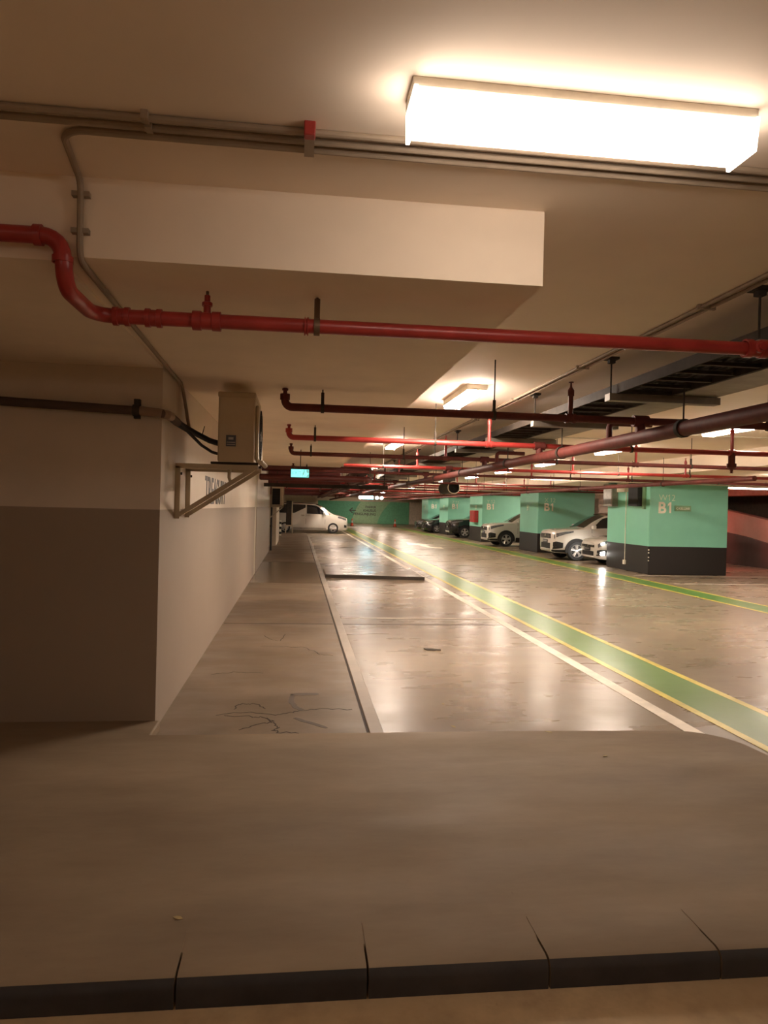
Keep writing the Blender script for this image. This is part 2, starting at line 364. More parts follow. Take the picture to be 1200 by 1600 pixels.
curveband(lambda t: 5.55+.75*t*t+.15*t, lambda t: 8.2+.45*t+.9*t*t, M['mural2'], 74.54)
curveband(lambda t: 8.2+.45*t+.9*t*t, lambda t: 11.48, M['mural3'], 74.535)
for b, z, sz in (('PARKIR', 1.62, .34), ('KHUSUS', 1.25, .36), ('PENGUNJUNG', .88, .36)):
    text('mural_lettering', b, M['darkletter'], wf, sz, (8.05, 74.53, z), (1, 0, 0), (0, 0, 1), 'RIGHT', .004, .006)
link('mural_arrow', MB().bar((5.3, 74.5, 1.36), (5.95, 74.5, 1.36), .03, .09).bar((5.3, 74.5, 1.36), (5.62, 74.5, 1.62), .03, .09).bar((5.3, 74.5, 1.36), (5.62, 74.5, 1.10), .03, .09), M['darkletter'], wf, smooth=0)
d1 = tag(link('door_1', MB().box(11.55, 13.1, 74.3, 74.58, .05, 2.35), M['door'], smooth=0), 'pale cream door panel at the right end of the green mural', 'door', kind='structure')
link('door_frame', MB().box(13.1, 13.25, 74.2, 74.58, 0, 2.4).box(11.5, 13.25, 74.2, 74.58, 2.35, 2.42), M['steel'], d1, smooth=0)
link('door_handle', MB().box(12.85, 12.95, 74.2, 74.3, .9, 1.4), M['darksteel'], d1, smooth=0)

# green columns
LBL = ['W 12', 'X 12', 'Y 12', 'Z 12', 'Z 13']
COLY = [(19.40, 22.2), (28.95, 31.4), (38.1, 40.9), (47.0, 49.9), (54.4, 57.2)]
CLAB = ['nearest green column with W12 and B1 and a black base', 'second green column from the camera with a large B1',
        'third green column with a red box on its left side', 'fourth green column between dark parked cars', 'fifth and farthest green column marked B1']
columns = []
for i, (y0, y1) in enumerate(COLY):
    xr = 12.22 if i == 0 else 12.3
    c = struct('column', MB().box(9.86, xr, y0, y1, 0, 2.68), M['column'], CLAB[i], 'column', bevel=.02); columns.append(c)
    letters('column_lettering', LBL[i].replace(' ', '') if i == 0 else LBL[i], M['thinletter'], c, .25, (10.12, y0-.001, 2.10), (1, 0, 0), (0, 0, 1), .003, -.003)
    letters('column_lettering', 'B1', M['lettering'], c, .44, (10.10, y0-.001, 1.75), (1, 0, 0), (0, 0, 1), .003, .012)
    letters('side_lettering', 'B1', M['thinletter'], c, .34, (9.859, y0+1.5, 1.75), (0, -1, 0), (0, 0, 1), .003, .006) if i else None
c0 = columns[0]
link('corner_guard', MB().box(9.845, 9.90, 19.385, 19.42, .35, .80), M['plastic'], c0, bevel=.004)
for z in (.38, .47, .60, .68): link('chip', MB().box(9.84, 9.87, 19.38, 19.40, z, z+.035), M['lettering'], c0, smooth=0)
sg = thing('direction_sign', (10.85, 19.39, 1.9), 'small olive sign with white arrow and text on the nearest column beside B1', 'sign')
link('panel', MB().box(10.60, 11.08, 19.37, 19.40, 1.81, 1.97), M['sign'], sg, bevel=.004)
text('sign_text', 'KELUAR', M['lettering'], sg, .095, (10.70, 19.368, 1.855), (1, 0, 0), (0, 0, 1), 'LEFT', .002, .001)
link('sign_arrow', MB().bar((10.64, 19.367, 1.89), (10.675, 19.367, 1.93), .004, .012).bar((10.64, 19.367, 1.89), (10.675, 19.367, 1.85), .004, .012), M['lettering'], sg, smooth=0)
jb = thing('junction_box', (9.86, 20.9, 2.36), 'beige junction box high on the left side of the nearest column', 'junction box')
link('box', MB().box(9.72, 9.86, 20.72, 21.25, 2.36, 2.63), M['beigebox'], jb, bevel=.01)
link('cover', MB().box(9.705, 9.72, 20.78, 20.98, 2.40, 2.60), M['creamdark'], jb, bevel=.004)
cd = thing('wall_conduit', (9.84, 20.85, .2), 'thin white conduit running down the nearest column to a small socket', 'conduit')
link('pipe', MB().tube([(9.84, 20.85, .3), (9.84, 20.85, 2.37)], .012), M['lettering'], cd)
link('socket', MB().box(9.80, 9.86, 20.79, 20.91, .18, .31), M['lettering'], cd, bevel=.008)
pn = thing('speaker', (9.86, 20.0, 1.9), 'black slim speaker box on the left side of the nearest column', 'speaker')
link('cabinet', MB().box(9.66, 9.86, 19.75, 20.35, 1.93, 2.60), M['plastic'], pn, bevel=.01)
link('bracket', MB().box(9.80, 9.875, 19.62, 19.76, 1.85, 2.62), M['sign'], pn, bevel=.004)
pc = thing('speaker', (9.86, 21.8, 1.9), 'tall grey metal cabinet hung on the far left edge of the nearest column', 'cabinet')
link('cabinet', MB().box(9.66, 9.86, 21.45, 22.1, 1.92, 2.62), M['tray'], pc, bevel=.01)
link('cabinet_door', MB().box(9.65, 9.66, 21.50, 22.05, 1.97, 2.57), M['steel'], pc, bevel=.003)
eb = thing('extinguisher_box', (9.86, 39.4, 1.03), 'red fire extinguisher box on the side of the third green column', 'extinguisher box')
link('box', MB().box(9.62, 9.86, 38.85, 39.9, 1.03, 1.68), M['redbox'], eb, bevel=.02)
link('box_door', MB().box(9.605, 9.62, 38.95, 39.8, 1.10, 1.62), M['red'], eb, bevel=.004)

# ramp area right of the nearest column
def sl(y): return 1.93-(24.79-y)*.134                 # slope of the ramp parapet
struct('wall_right', MB().prism([(18, 0), (36, 0), (36, sl(36)), (18, sl(18))], 'x', 15.5, 15.8), M['ramp'], 'sloping ramp parapet lit red beside the nearest column', 'ramp wall', smooth=0)
struct('wall_right', MB().prism([(18, 0), (30, 0), (30, 1.55), (24.8, 1.14), (23.5, 1.02), (22.3, .85), (18, .3)], 'x', 15.42, 15.5), M['rampdark'], 'dark sloping plinth at the foot of the ramp parapet', 'plinth', smooth=0)
struct('wall_right', MB().box(19.0, 19.3, 14, 60, 0, 2.7), M['spandrel'], 'shaded brown wall beyond the ramp', 'ramp wall', smooth=0)
struct('ceiling_beam', MB().prism([(15, 2.45), (40, 2.45), (40, 2.67), (15, 2.67)], 'x', 15.6, 16.2), M['spandrel'], 'dark downstand beam above the ramp', 'beam', smooth=0)

# ------------------------------------------------------------------ lamps
def tube_lamp(x, y, z, along, L, w, label, m, group=None, drop=.0, trough=.065, deep=.1, hw=1.0):
    t = thing('ceiling_light', (x, y, z), label, 'ceiling light', group)
    a, b = (L/2, w/2*hw) if along == 'x' else (w/2*hw, L/2)
    link('housing', MB().box(x-a, x+a, y-b, y+b, z-trough, z if hw == 1 else ZC), M['conduit'], t, bevel=.004)
    pr = [(-w/2+.008, -trough), (-w/2+.015, -deep+.015), (-w/2+.045, -deep), (w/2-.045, -deep), (w/2-.015, -deep+.015), (w/2-.008, -trough)]
    l = L/2-.015
    if along == 'x': mb = MB().prism([(y+p, z+q) for p, q in pr], 'x', x-l, x+l)
    else: mb = MB().prism([(x+p, z+q) for p, q in pr], 'y', y-l, y+l)
    link('diffuser', mb, m, t)
    for s in (-1, 1):
        if along == 'x': e = MB().prism([(y-w/2, z-trough), (y-w/2+.015, z-deep), (y+w/2-.015, z-deep), (y+w/2, z-trough)], 'x', x+s*l, x+s*(l+.012))
        else: e = MB().prism([(x-w/2, z-trough), (x-w/2+.015, z-deep), (x+w/2-.015, z-deep), (x+w/2, z-trough)], 'y', y+s*l, y+s*(l+.012))
        link('end_cap', e, m, t)
    if drop:
        for s in (-.4, .4):
            link('rod', MB().tube([(x, y+s*L, z), (x, y+s*L, z+drop)], .006, 6), M['darksteel'], t)
    return t
tube_lamp(.89, 2.285, ZC-.028, 'x', 1.14, .18, 'big bright tube light on the ceiling at the top of the picture', M['lamp_near'], trough=.006, deep=.11, hw=.86)
ROWA = [(1.85, 8.1, 'bright tube light over the walkway edge, nearest of the three along the aisle'), (1.9, 14.5, 'second tube light along the aisle, above the exit sign side'),
        (2.3, 24.2, 'small distant tube light seen among the red pipes of the aisle'), (2.3, 33.0, 'faint tube light deep in the aisle ceiling above the van'), (2.3, 44, 'farthest tube light of the aisle near the mural')]
for x, y, l in ROWA: tube_lamp(x, y, ZC, 'y', 1.25, .22, l, M['lamp'])
ROWB = [(6.3, 9.95, 'tube light at the right edge of the picture, crossed by a thin rod'), (6.3, 14.05, 'bright tube light below the thick dark red pipe on the right'),
        (6.5, 18.5, 'tube light above the second green column'), (6.6, 22.9, 'small tube light left of the second green column'),
        (6.6, 27.2, 'tiny tube light beside the round jet fan'), (6.6, 33.5, 'tube light above the third green column'), (6.9, 38.5, 'far tube light over the third and fourth columns'),
        (6.9, 43.0, 'far tube light above the dark parked cars'), (7.3, 48.0, 'far tube light above the fourth green column'), (7.6, 53.0, 'far tube light above the fifth column'), (7.0, 60.0, 'farthest tube light before the mural wall')]
for x, y, l in ROWB: tube_lamp(x, y, ZC, 'y', 1.25, .22, l, M['lamp'])
tube_lamp(11.8, 9.4, ZC, 'x', 1.25, .22, 'tube light outside the right edge that lights the nearest column', M['lamp'])
tube_lamp(11.3, 15.2, 2.66, 'x', 1.25, .22, 'added fill tube light just outside the right edge in front of the nearest column', M['lamp'])  # unseen lamp added to brighten the column front
for x, y, l in ((-2.2, -1.8, 'added fill tube light behind the camera on the left'), (2.4, -2.4, 'added fill tube light behind the camera on the right'), (5.6, 1.2, 'added fill tube light beside the camera over the driving lane')):
    tube_lamp(x, y, ZC, 'x', 1.25, .22, l, M['lamp_fill'])  # unseen lamps added to lift the dark near ceiling
tube_lamp(13.9, 21.0, 2.66, 'x', 1.3, .22, 'wide bright light at the right edge beyond the nearest column', M['lamp_dim'])
tube_lamp(13.6, 26.5, 2.66, 'x', 1.25, .22, 'light above the gap between the first and second green columns', M['lamp_dim'])
for y, l in ((35.5, 'light over the white car between the second and third columns'), (44.5, 'light over the dark car between the third and fourth columns'), (52.6, 'light over the cars between the fourth and fifth columns')):
    tube_lamp(12.6, y, 2.66, 'x', 1.25, .22, l, M['lamp'])
tube_lamp(-3.0, 40, ZC, 'y', 1.25, .22, 'light over the bays left of the white van', M['lamp_dim'])
tube_lamp(6.5, 70, ZC, 'x', 1.25, .22, 'light in front of the mural wall', M['lamp'])

# ------------------------------------------------------------------ pipes
RUNS = 0
ORD = ['first', 'second', 'third', 'fourth', 'fifth', 'sixth', 'seventh', 'eighth', 'ninth', 'tenth', 'eleventh', 'twelfth', 'thirteenth', 'fourteenth', 'fifteenth', 'sixteenth', 'seventeenth', 'eighteenth']
ZP = 2.56
def hanger(t, x, y, zp, r, ztop, m='darksteel'):
    mb = MB().tube([(x, y, zp+r), (x, y, ztop)], .006, 8)
    mb.tube([(x, y, zp+r), (x, y, zp+r+.1)], .014, 8)
    mb.lathe((x-.014, y, zp), (1, 0, 0), [(r+.001, 0), (r+.008, 0), (r+.008, .028), (r+.001, .028)], 16)
    link('hanger', mb, M[m], t)
def end_valve(t, x, y, z, r, m):
    mb = MB().tube([(x, y, z), (x, y, z+.045)], r*.5, 10)
    mb.lathe((x, y, z+.04), (0, 0, 1), [(0, 0), (r*.72, 0), (r*.72, .016), (r*.4, .022), (r*.4, .05), (0, .055)], 12)
    v = link('valve', mb, M[m], t)
    link('handwheel', MB().tube([(x, y, z+.09), (x, y, z+.145)], .007, 8).lathe((x, y, z+.13), (0, 0, 1), [(0, -.003), (.030, -.006), (.036, 0), (.036, .010), (.030, .014), (0, .010)], 16), M['brass'], v)
def coupling(t, x, y, z, r, w, m, name='coupling'):
    link(name, MB().lathe((x-w/2, y, z), (1, 0, 0), [(r, 0), (r*1.28, 0), (r*1.28, w*.3), (r*1.12, w*.32), (r*1.12, w*.68), (r*1.28, w*.7), (r*1.28, w), (r, w)], 18), M[m], t)
def riser(t, x, y, z, r, h, m, head=True, down=False):
    s = -1 if down else 1
    mb = MB().tube([(x, y, z), (x, y, z+s*h)], r, 10)
    mb.lathe((x, y, z+s*h), (0, 0, s), [(r, -.02), (r*1.35, -.02), (r*1.35, .03), (r*.5, .06), (r*.3, .1), (.022, .1), (.022, .106), (0, .106)], 12)
    link('sprinkler_riser', mb, M[m], t)
# the near pipe, with its jog round the ceiling drop
r1 = .034
t = thing('sprinkler_pipe', (-.96, 3.5, ZP), 'nearest bright red pipe crossing the ceiling, with a bend at its left end', 'pipe')
path = [(9.0, 3.5, 2.585), (-.86, 3.5, ZP)]+arc((-.86, 3.4, ZP), (0, 1, 0), (-1, 0, 0), .1, 0, 90, 6)[1:]+[(-.96, 3.16, ZP)]
path += arc((-.96, 3.16, ZP+.1), (0, 0, -1), (0, -1, 0), .1, 0, 90, 6)[1:]+[(-.965, 3.06, 2.68)]
path += arc((-1.045, 3.06, 2.68), (1, 0, 0), (0, 0, 1), .08, 0, 90, 6)[1:]+[(-3.5, 3.04, 2.745)]
link('pipe_run', MB().tube(path, r1, 18), M['red'], t)
for x in (-.69, -.835, .02): coupling(t, x, 3.5, ZP, r1, .075 if x < -.6 else .02, 'red')
coupling(t, 2.33, 3.5, 2.57, r1*1.1, .12, 'red', 'tee')
link('plug', MB().lathe((2.33, 3.5, 2.57), (0, -1, 0), [(.03, 0), (.03, .05), (.02, .055), (.02, .07), (0, .07)], 14), M['red'], t)
coupling(t, -.447, 3.5, ZP, r1*1.05, .13, 'red', 'tee'); end_valve(t, -.447, 3.5, ZP+.03, .034, 'red')
link('bend_collar', MB().lathe((-1.075, 3.06, 2.76), (1, 0, 0), [(r1, 0), (r1*1.25, 0), (r1*1.25, .03), (r1, .03)], 18), M['red'], t)
link('bend_collar', MB().lathe((-.965, 3.06, 2.655), (0, 0, 1), [(r1, 0), (r1*1.2, 0), (r1*1.2, .025), (r1, .025)], 18), M['red'], t)
hanger(t, .07, 3.5, ZP, r1, ZS, 'brass'); hanger(t, 4.6, 3.5, 2.57, r1, ZC); hanger(t, 7.2, 3.5, 2.575, r1, ZC)
# the branch pipes further in
BY = [6.24, 9.0, 11.75, 14.6, 17.3, 22.9, 25.7, 28.3, 32.4, 35.2, 37.5, 41.7, 44.4, 46.6, 51.2, 53.7, 59.5]
for i, y in enumerate(BY):
    deep = i >= 5
    r = .034 if i < 3 else .033
    xl, xr = (-.13, 13.2) if not deep else (-1.2 if i % 2 else .6, 13.2)
    if i == 3: xl = .9
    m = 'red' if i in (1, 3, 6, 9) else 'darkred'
    lab = ('%s red sprinkler pipe crossing the ceiling, counted from the camera' % ORD[i+1]) if i < 5 else ('dull red sprinkler pipe crossing deep in the car park, %s from the camera' % ORD[i+1])
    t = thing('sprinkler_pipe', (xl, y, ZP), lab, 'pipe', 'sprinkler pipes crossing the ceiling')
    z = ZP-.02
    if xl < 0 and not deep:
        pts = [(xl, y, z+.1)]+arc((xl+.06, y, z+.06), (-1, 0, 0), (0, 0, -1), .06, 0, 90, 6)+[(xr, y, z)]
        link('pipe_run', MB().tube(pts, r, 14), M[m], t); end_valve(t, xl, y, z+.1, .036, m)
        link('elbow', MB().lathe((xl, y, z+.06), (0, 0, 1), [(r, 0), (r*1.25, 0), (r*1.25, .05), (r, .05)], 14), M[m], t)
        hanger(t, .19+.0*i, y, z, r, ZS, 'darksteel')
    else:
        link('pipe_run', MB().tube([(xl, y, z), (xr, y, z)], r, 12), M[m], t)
    for x in (1.7, 4.3, 6.7, 8.3, 10.6): hanger(t, x, y, z, r, 2.67 if (x > 8.7 and y > 12.5) else ZC)
    if i < 10:
        for k, x in enumerate((2.4, 5.7, 8.2)):
            if k == 1 and i == 1: riser(t, x, y, z, .045, .16, 'darkred', down=True)
            riser(t, x, y, z, .022, .27 if i else .22, 'red' if i else 'darkred')
            coupling(t, x, y, z, r, .09, m, 'tee')
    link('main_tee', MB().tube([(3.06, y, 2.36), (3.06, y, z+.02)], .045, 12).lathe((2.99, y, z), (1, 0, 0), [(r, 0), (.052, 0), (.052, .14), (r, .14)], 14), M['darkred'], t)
# thick main pipe down the aisle
t = thing('main_pipe', (3.06, 3, 2.40), 'thick dark red main pipe running down the aisle under the branch pipes', 'pipe')
link('pipe_run', MB().tube([(3.06, -4.5, 2.40), (3.06, 70, 2.36)], .062, 20), M['darkred'], t)
for y in (5.5, 8.2, 10.4, 13.4, 16, 20, 24, 28, 34, 40):
    link('clamp', MB().lathe((3.06, y-.025, 2.398), (0, 1, 0), [(.06, 0), (.075, 0), (.075, .05), (.06, .05)], 20).tube([(3.06, y, 2.46), (3.06, y, 2.718)], .007, 6), M['darksteel'], t)
for y in (6.9, 11.0):
    link('feed_bend', MB().tube([(3.06, y, 2.42)]+[(3.06, y, 2.55)]+arc((3.06+.05, y, 2.55), (-1, 0, 0), (0, 0, 1), .05, 0, 90, 5)+[(3.5, y, 2.60)], .03, 12), M['darkred'], t)
# second, third mains and pipes along the aisle on the right
t = thing('main_pipe', (8.0, 14, 2.3), 'dull red long pipe running beside the top of the green columns', 'pipe')
link('pipe_run', MB().tube([(8.45, 12.6, 2.42), (8.45, 70, 2.40)], .05, 14), M['darkred'], t)
for y in (16, 21, 26, 31, 36, 42, 48): link('clamp', MB().lathe((8.45, y, 2.415), (0, 1, 0), [(.05, 0), (.062, 0), (.062, .04), (.05, .04)], 14).tube([(8.45, y+.02, 2.46), (8.45, y+.02, ZC)], .007, 6), M['darksteel'], t)
t = thing('conduit_rail', (8.9, 15, 2.4), 'pale thin conduit crossing in front of the top of the nearest column', 'conduit')
link('pipe_run', MB().tube([(6.2, 18.9, 2.56), (13.0, 18.9, 2.56), (13.0, 18.9, 2.66), (16, 18.9, 2.66)], .02, 10), M['conduit'], t)
# bundle of big red pipes at the end of the low ceiling
for k, (yy, zz) in enumerate(((18.75, 2.66), (18.75, 2.42), (19.05, 2.66), (19.05, 2.42))):
    t = thing('large_pipe', (-1, yy, zz), '%s of the bundled big maroon pipes behind the exit sign' % ('front upper', 'front lower', 'rear upper', 'rear lower')[k], 'pipe', 'big maroon pipes behind the exit sign')
    xb = 1.86-.28*(k//2)
    pts = [(-.98, yy, zz), (xb-.25, yy, zz)]+arc((xb-.25, yy+.25, zz), (0, -1, 0), (1, 0, 0), .25, 0, 90, 6)[1:]+[(xb, 57.5, zz)]
    link('pipe_run', MB().tube(pts, .078, 14), M['maroon'], t)
    for y in (22, 27, 33): link('clamp', MB().lathe((xb, y, zz-.003), (0, 1, 0), [(.078, 0), (.09, 0), (.09, .05), (.078, .05)], 14), M['darksteel'], t)
t = thing('pipe_rack', (.5, 21, 2.3), 'dark steel beam carrying the maroon pipes across the aisle', 'pipe rack')
link('channel', MB().box(-.98, 2.6, 21.0, 21.1, 2.23, 2.33), M['darksteel'], t)
for x in (-.6, 2.5): link('rod', MB().tube([(x, 21.05, 2.33), (x, 21.05, ZC)], .012, 8), M['darksteel'], t)
# ventilation duct beyond
t = thing('air_duct', (-2, 24, 2.5), 'wide dark maroon air duct crossing beyond the exit sign', 'duct')
link('duct_body', MB().box(-.98, 1.38, 24.0, 25.1, 2.42, 2.90), M['maroon'], t, bevel=.01)
for x in (-.6, .1, .8): link('flange', MB().box(x, x+.05, 23.96, 25.14, 2.38, 2.94), M['maroon'], t)
t = thing('air_duct', (4, 30.2, 2.5), 'dark red air duct crossing above the left bays in the distance', 'duct')
link('duct_body', MB().box(-6.5, 1.38, 29.8, 30.8, 2.45, 2.9), M['maroon'], t, bevel=.01)
for x in (-2, -.5, .9): link('flange', MB().box(x, x+.05, 29.76, 30.84, 2.41, 2.94), M['maroon'], t)
t = thing('air_duct', (4, 48, 2.5), 'farthest dark red duct beyond the white van', 'duct')
link('duct_body', MB().box(-6.5, 1.38, 48, 49, 2.40, 2.9), M['maroon'], t, bevel=.01)
for x in (-2, .9): link('flange', MB().box(x, x+.05, 47.96, 49.04, 2.36, 2.94), M['maroon'], t)
# jet fan
t = thing('jet_fan', (5.05, 23.3, 2.2), 'round dark jet fan with a pale rim hanging over the driving lane', 'fan')
link('casing', MB().lathe((5.05, 23.25, 2.42), (0, 1, 0), [(.16, .02), (.2, .02), (.2, 1.6), (.16, 1.6)], 28), M['darksteel'], t)
link('rim', MB().lathe((5.05, 23.23, 2.42), (0, 1, 0), [(.185, .02), (.185, 0), (.20, 0), (.212, .02), (.2, .04)], 28), M['conduit'], t)
link('fan_disc', MB().lathe((5.05, 23.35, 2.42), (0, 1, 0), [(0, -.03), (.05, 0), (.17, .02)], 28), M['plastic'], t)
for y in (23.5, 24.5): link('mount', MB().box(4.95, 5.15, y, y+.1, 2.60, ZC), M['darksteel'], t)

# ------------------------------------------------------------------ cable trays and their hangers
t = thing('cable_tray', (2.7, 4, 2.74), 'dark cable ladder tray running along the ceiling right of the aisle', 'cable tray')
TY0, TY1 = -4.5, 46.0
link('side_rail', MB().box(2.66, 2.675, TY0, TY1, 2.72, 2.80), M['darksteel'], t, smooth=0); link('side_rail', MB().box(3.145, 3.16, TY0, TY1, 2.72, 2.80), M['darksteel'], t, smooth=0)
mb = MB(); y = TY0+.15
while y < TY1: mb.box(2.675, 3.145, y, y+.04, 2.73, 2.755); y += .3
link('ladder_rungs', mb, M['darksteel'], t, smooth=0)  # cross rungs of the ladder tray, merged into one mesh
for k, (x, r) in enumerate(((2.72, .018), (2.77, .022), (2.83, .014), (2.88, .025), (2.95, .02), (3.0, .016), (3.06, .024))):
    pts = []; y = TY0
    while y <= TY1: pts.append((x+random.uniform(-.012, .012), y, 2.757+r+random.uniform(0, .01))); y += 1.3
    link('cable', MB().tube(pts, r, 8), M['black'], t)
t = thing('cable_tray', (3.2, 4, 2.74), 'pale perforated cable tray beside the dark cable ladder', 'cable tray')
link('tray_base', MB().box(3.20, 3.56, TY0, TY1, 2.725, 2.74), M['tray'], t, smooth=0)
link('side_rail', MB().box(3.19, 3.20, TY0, TY1, 2.725, 2.81), M['tray'], t, smooth=0); link('side_rail', MB().box(3.56, 3.575, TY0, TY1, 2.725, 2.82), M['shadedconduit'], t, smooth=0)
link('cover_box', MB().box(3.22, 3.54, TY0, TY1, 2.741, 2.80), M['beigebox'], t, smooth=0)
y = 3.92; k = 0
while y < 44:
    t = thing('tray_hanger', (3.1, y, 2.7), 'grey steel strut hanging from two rods under the cable trays, %s from the camera' % (ORD+['nineteenth', 'twentieth', 'twenty-first'])[k], 'tray hanger', 'cable tray hangers')
    link('strut', MB().box(2.60, 3.60, y-.05, y+.05, 2.66, 2.72), M['tray'], t, smooth=0)
    for x in (2.63, 3.59):
        link('rod', MB().tube([(x, y, 2.66), (x, y, ZC)], .007, 8), M['darksteel'], t)
        link('anchor', MB().box(x-.05, x+.05, y-.05, y+.05, ZC-.02, ZC).box(x-.025, x+.025, y-.025, y+.025, ZC-.05, ZC-.02), M['darksteel'], t, smooth=0)
    y += 2.0; k += 1
for x, l in ((2.50, 'left'), (2.56, 'right')):
    t = thing('ceiling_conduit', (x, 4, ZC), '%s one of two thin conduits along the ceiling left of the cable trays' % l, 'conduit', 'long conduits beside the cable trays')
    link('pipe_run', MB().tube([(x, -4.5, ZC-.013), (x, 46, ZC-.013)], .0125, 8), M['shadedconduit'], t)
    for y in (2.3, 4.3, 6.3, 8.3, 10.3, 14): link('saddle', MB().box(x-.03, x+.03, y, y+.02, ZC-.03, ZC), M['shadedconduit'], t)
# three conduits across the near ceiling
for k, y in enumerate((2.565, 2.63)):
    t = thing('ceiling_conduit', (0, y, ZC), '%s of the conduits crossing the ceiling just behind the big light' % ('first', 'second')[k], 'conduit', 'conduits behind the big light')
    link('pipe_run', MB().tube([(-6.5, y, ZC-.013), (9.0, y+.03, ZC-.013)], .0125, 10), M['shadedconduit'], t)
    for x in (-2.4, -.55, 1.9): link('saddle', MB().box(x-.012, x+.012, y-.022, y+.022, ZC-.028, ZC), M['shadedconduit'], t)
t = thing('ceiling_conduit', (-.9, 2.7, ZC), 'cream conduit that bends down the ceiling drop and along to the wall corner', 'conduit')
q = ZC-.013
pts = [(9.0, 2.73, q), (-.78, 2.70, q)]+arc((-.78, 2.80, q), (0, -1, 0), (-1, 0, 0), .1, 0, 90, 6)[1:]+[(-.91, 3.03, q)]
pts += arc((-.91, 3.03, q-.06), (0, 0, 1), (0, 1, 0), .06, 0, 90, 5)[1:]+[(-.91, 3.095, 2.74)]
pts += arc((-.91, 3.155, 2.74), (0, -1, 0), (0, 0, -1), .06, 0, 90, 5)[1:]+[(-.935, 4.1, 2.682), (-.965, 5.4, 2.682), (-.975, 6.1, 2.682)]
pts += [(-.978, 6.20, 2.66), (-.975, 6.27, 2.60), (-.965, 6.34, 2.50), (-.955, 6.36, 2.42), (-.93, 6.30, 2.34), (-.90, 6.15, 2.295)]
link('pipe_run', MB().tube(pts, .0135, 10), M['shadedconduit'], t)
for p in ((-.91, 3.1, 2.95), (-.91, 3.1, 2.8)): link('saddle', MB().box(p[0]-.035, p[0]+.035, 3.085, 3.116, p[2]-.01, p[2]+.01), M['shadedconduit'], t)
t = thing('alarm_device', (.0, 2.6, ZC), 'small red and cream device clipped over the ceiling conduits', 'alarm device')
link('red_cap', MB().box(-.01, .03, 2.52, 2.56, ZC-.05, ZC-.0), M['red'], t, bevel=.004)
link('clip', MB().box(-.008, .028, 2.565, 2.72, ZC-.032, ZC-.026), M['shadedconduit'], t)
# small detectors on the ceiling
for x, y, l in ((3.3, 12.3, 'small pale detector box on the ceiling with a thin conduit, above the aisle'), (5.4, 11.2, 'small pale detector box on the ceiling on the right')):
    t = thing('detector', (x, y, ZC), l, 'detector')
    link('base', MB().box(x-.06, x+.06, y-.06, y+.06, ZC-.06, ZC), M['conduit'], t, bevel=.01)
    link('wire_conduit', MB().tube([(x+.05, y, ZC-.013), (x+2.6, y, ZC-.013)], .011, 8), M['conduit'], t)

# ------------------------------------------------------------------ air conditioner, brackets and pipes on the left wall
ax0, ax1, ay0, ay1, az0, az1 = -.66, -.365, 6.02, 6.80, 2.045, 2.615
t = thing('air_conditioner', (ax0, ay0, az0), 'cream outdoor air conditioner on a wall bracket by the corner', 'air conditioner')
link('casing', MB().box(ax0, ax1, ay0, ay1, az0, az1-.03), M['cream'], t, bevel=.012)
link('top_panel', MB().box(ax0-.005, ax1+.005, ay0-.005, ay1+.005, az1-.045, az1), M['cream'], t, bevel=.01)
g = MB().lathe((ax1, 6.37, 2.29), (1, 0, 0), [(.225, 0), (.235, .022), (.22, .028), (.05, .034), (0, .034)], 36)
fan = link('fan_guard', g, M['creamdark'], t)
ring = MB()
for rr in (.06, .1, .14, .18, .215):
    ring.lathe((ax1+.03, 6.37, 2.29), (1, 0, 0), [(rr, 0), (rr+.006, .006), (rr+.012, 0)], 36)
for a in range(0, 360, 30):
    c_, s_ = math.cos(math.radians(a)), math.sin(math.radians(a)); ring.bar((ax1+.033, 6.37+.05*c_, 2.29+.05*s_), (ax1+.033, 6.37+.22*c_, 2.29+.22*s_), .006, .006)
link('guard_rings', ring, M['plastic'], fan)
link('front_grille', MB().box(ax1, ax1+.03, 6.06, 6.76, 2.07, 2.52), M['cream'], t, bevel=.015)
link('rating_label', MB().box(-.594, -.514, ay0-.004, ay0+.001, 2.17, 2.262), M['label'], t, smooth=0)
link('label_print', MB().box(-.588, -.52, ay0-.0055, ay0-.004, 2.20, 2.206).box(-.588, -.52, ay0-.0055, ay0-.004, 2.183, 2.188).box(-.575, -.535, ay0-.0055, ay0-.004, 2.225, 2.245), M['steel'], t, smooth=0)
link('foot', MB().box(ax0-.06, ax1+.03, 6.08, 6.16, 2.028, 2.046), M['darksteel'], t); link('foot', MB().box(ax0-.06, ax1+.03, 6.62, 6.70, 2.028, 2.046), M['darksteel'], t)
link('service_valve', MB().tube([(ax1+.02, 6.1, 2.05), (ax1+.06, 6.1, 2.05), (ax1+.09, 6.14, 2.02)], .02, 10), M['conduit'], t)
for y, l in ((6.10, 'near cream steel triangular bracket under the air conditioner'), (6.66, 'far cream steel triangular bracket under the air conditioner')):
    t = thing('wall_bracket', (-1, y, 1.57), l, 'bracket', 'air conditioner brackets')
    link('arm', MB().bar((-1.0, y, 2.005), (-.335, y, 2.005), .04, .04), M['creamdark'], t)
    link('upright', MB().bar((-.98, y, 1.57), (-.98, y, 2.0), .04, .04), M['creamdark'], t)
    link('brace', MB().bar((-.985, y, 1.59), (-.37, y, 1.995), .035, .035), M['creamdark'], t)
    for z in (1.62, 1.94): link('bolt', MB().lathe((-.96, y, z), (1, 0, 0), [(0, .012), (.012, .012), (.012, 0)], 6), M['darksteel'], t)
t = thing('drain_pipe', (-.6, 6.5, 1.8), 'short cream drain hose under the air conditioner', 'hose')
link('hose', MB().tube([(-.60, 6.45, 2.03), (-.60, 6.45, 1.93), (-.58, 6.45, 1.87)], .017, 10), M['creamdark'], t)
t = thing('refrigerant_pipe', (-1.0, 5.4, 2.36), 'brown insulated pipe run along the left wall to the air conditioner', 'insulated pipe')
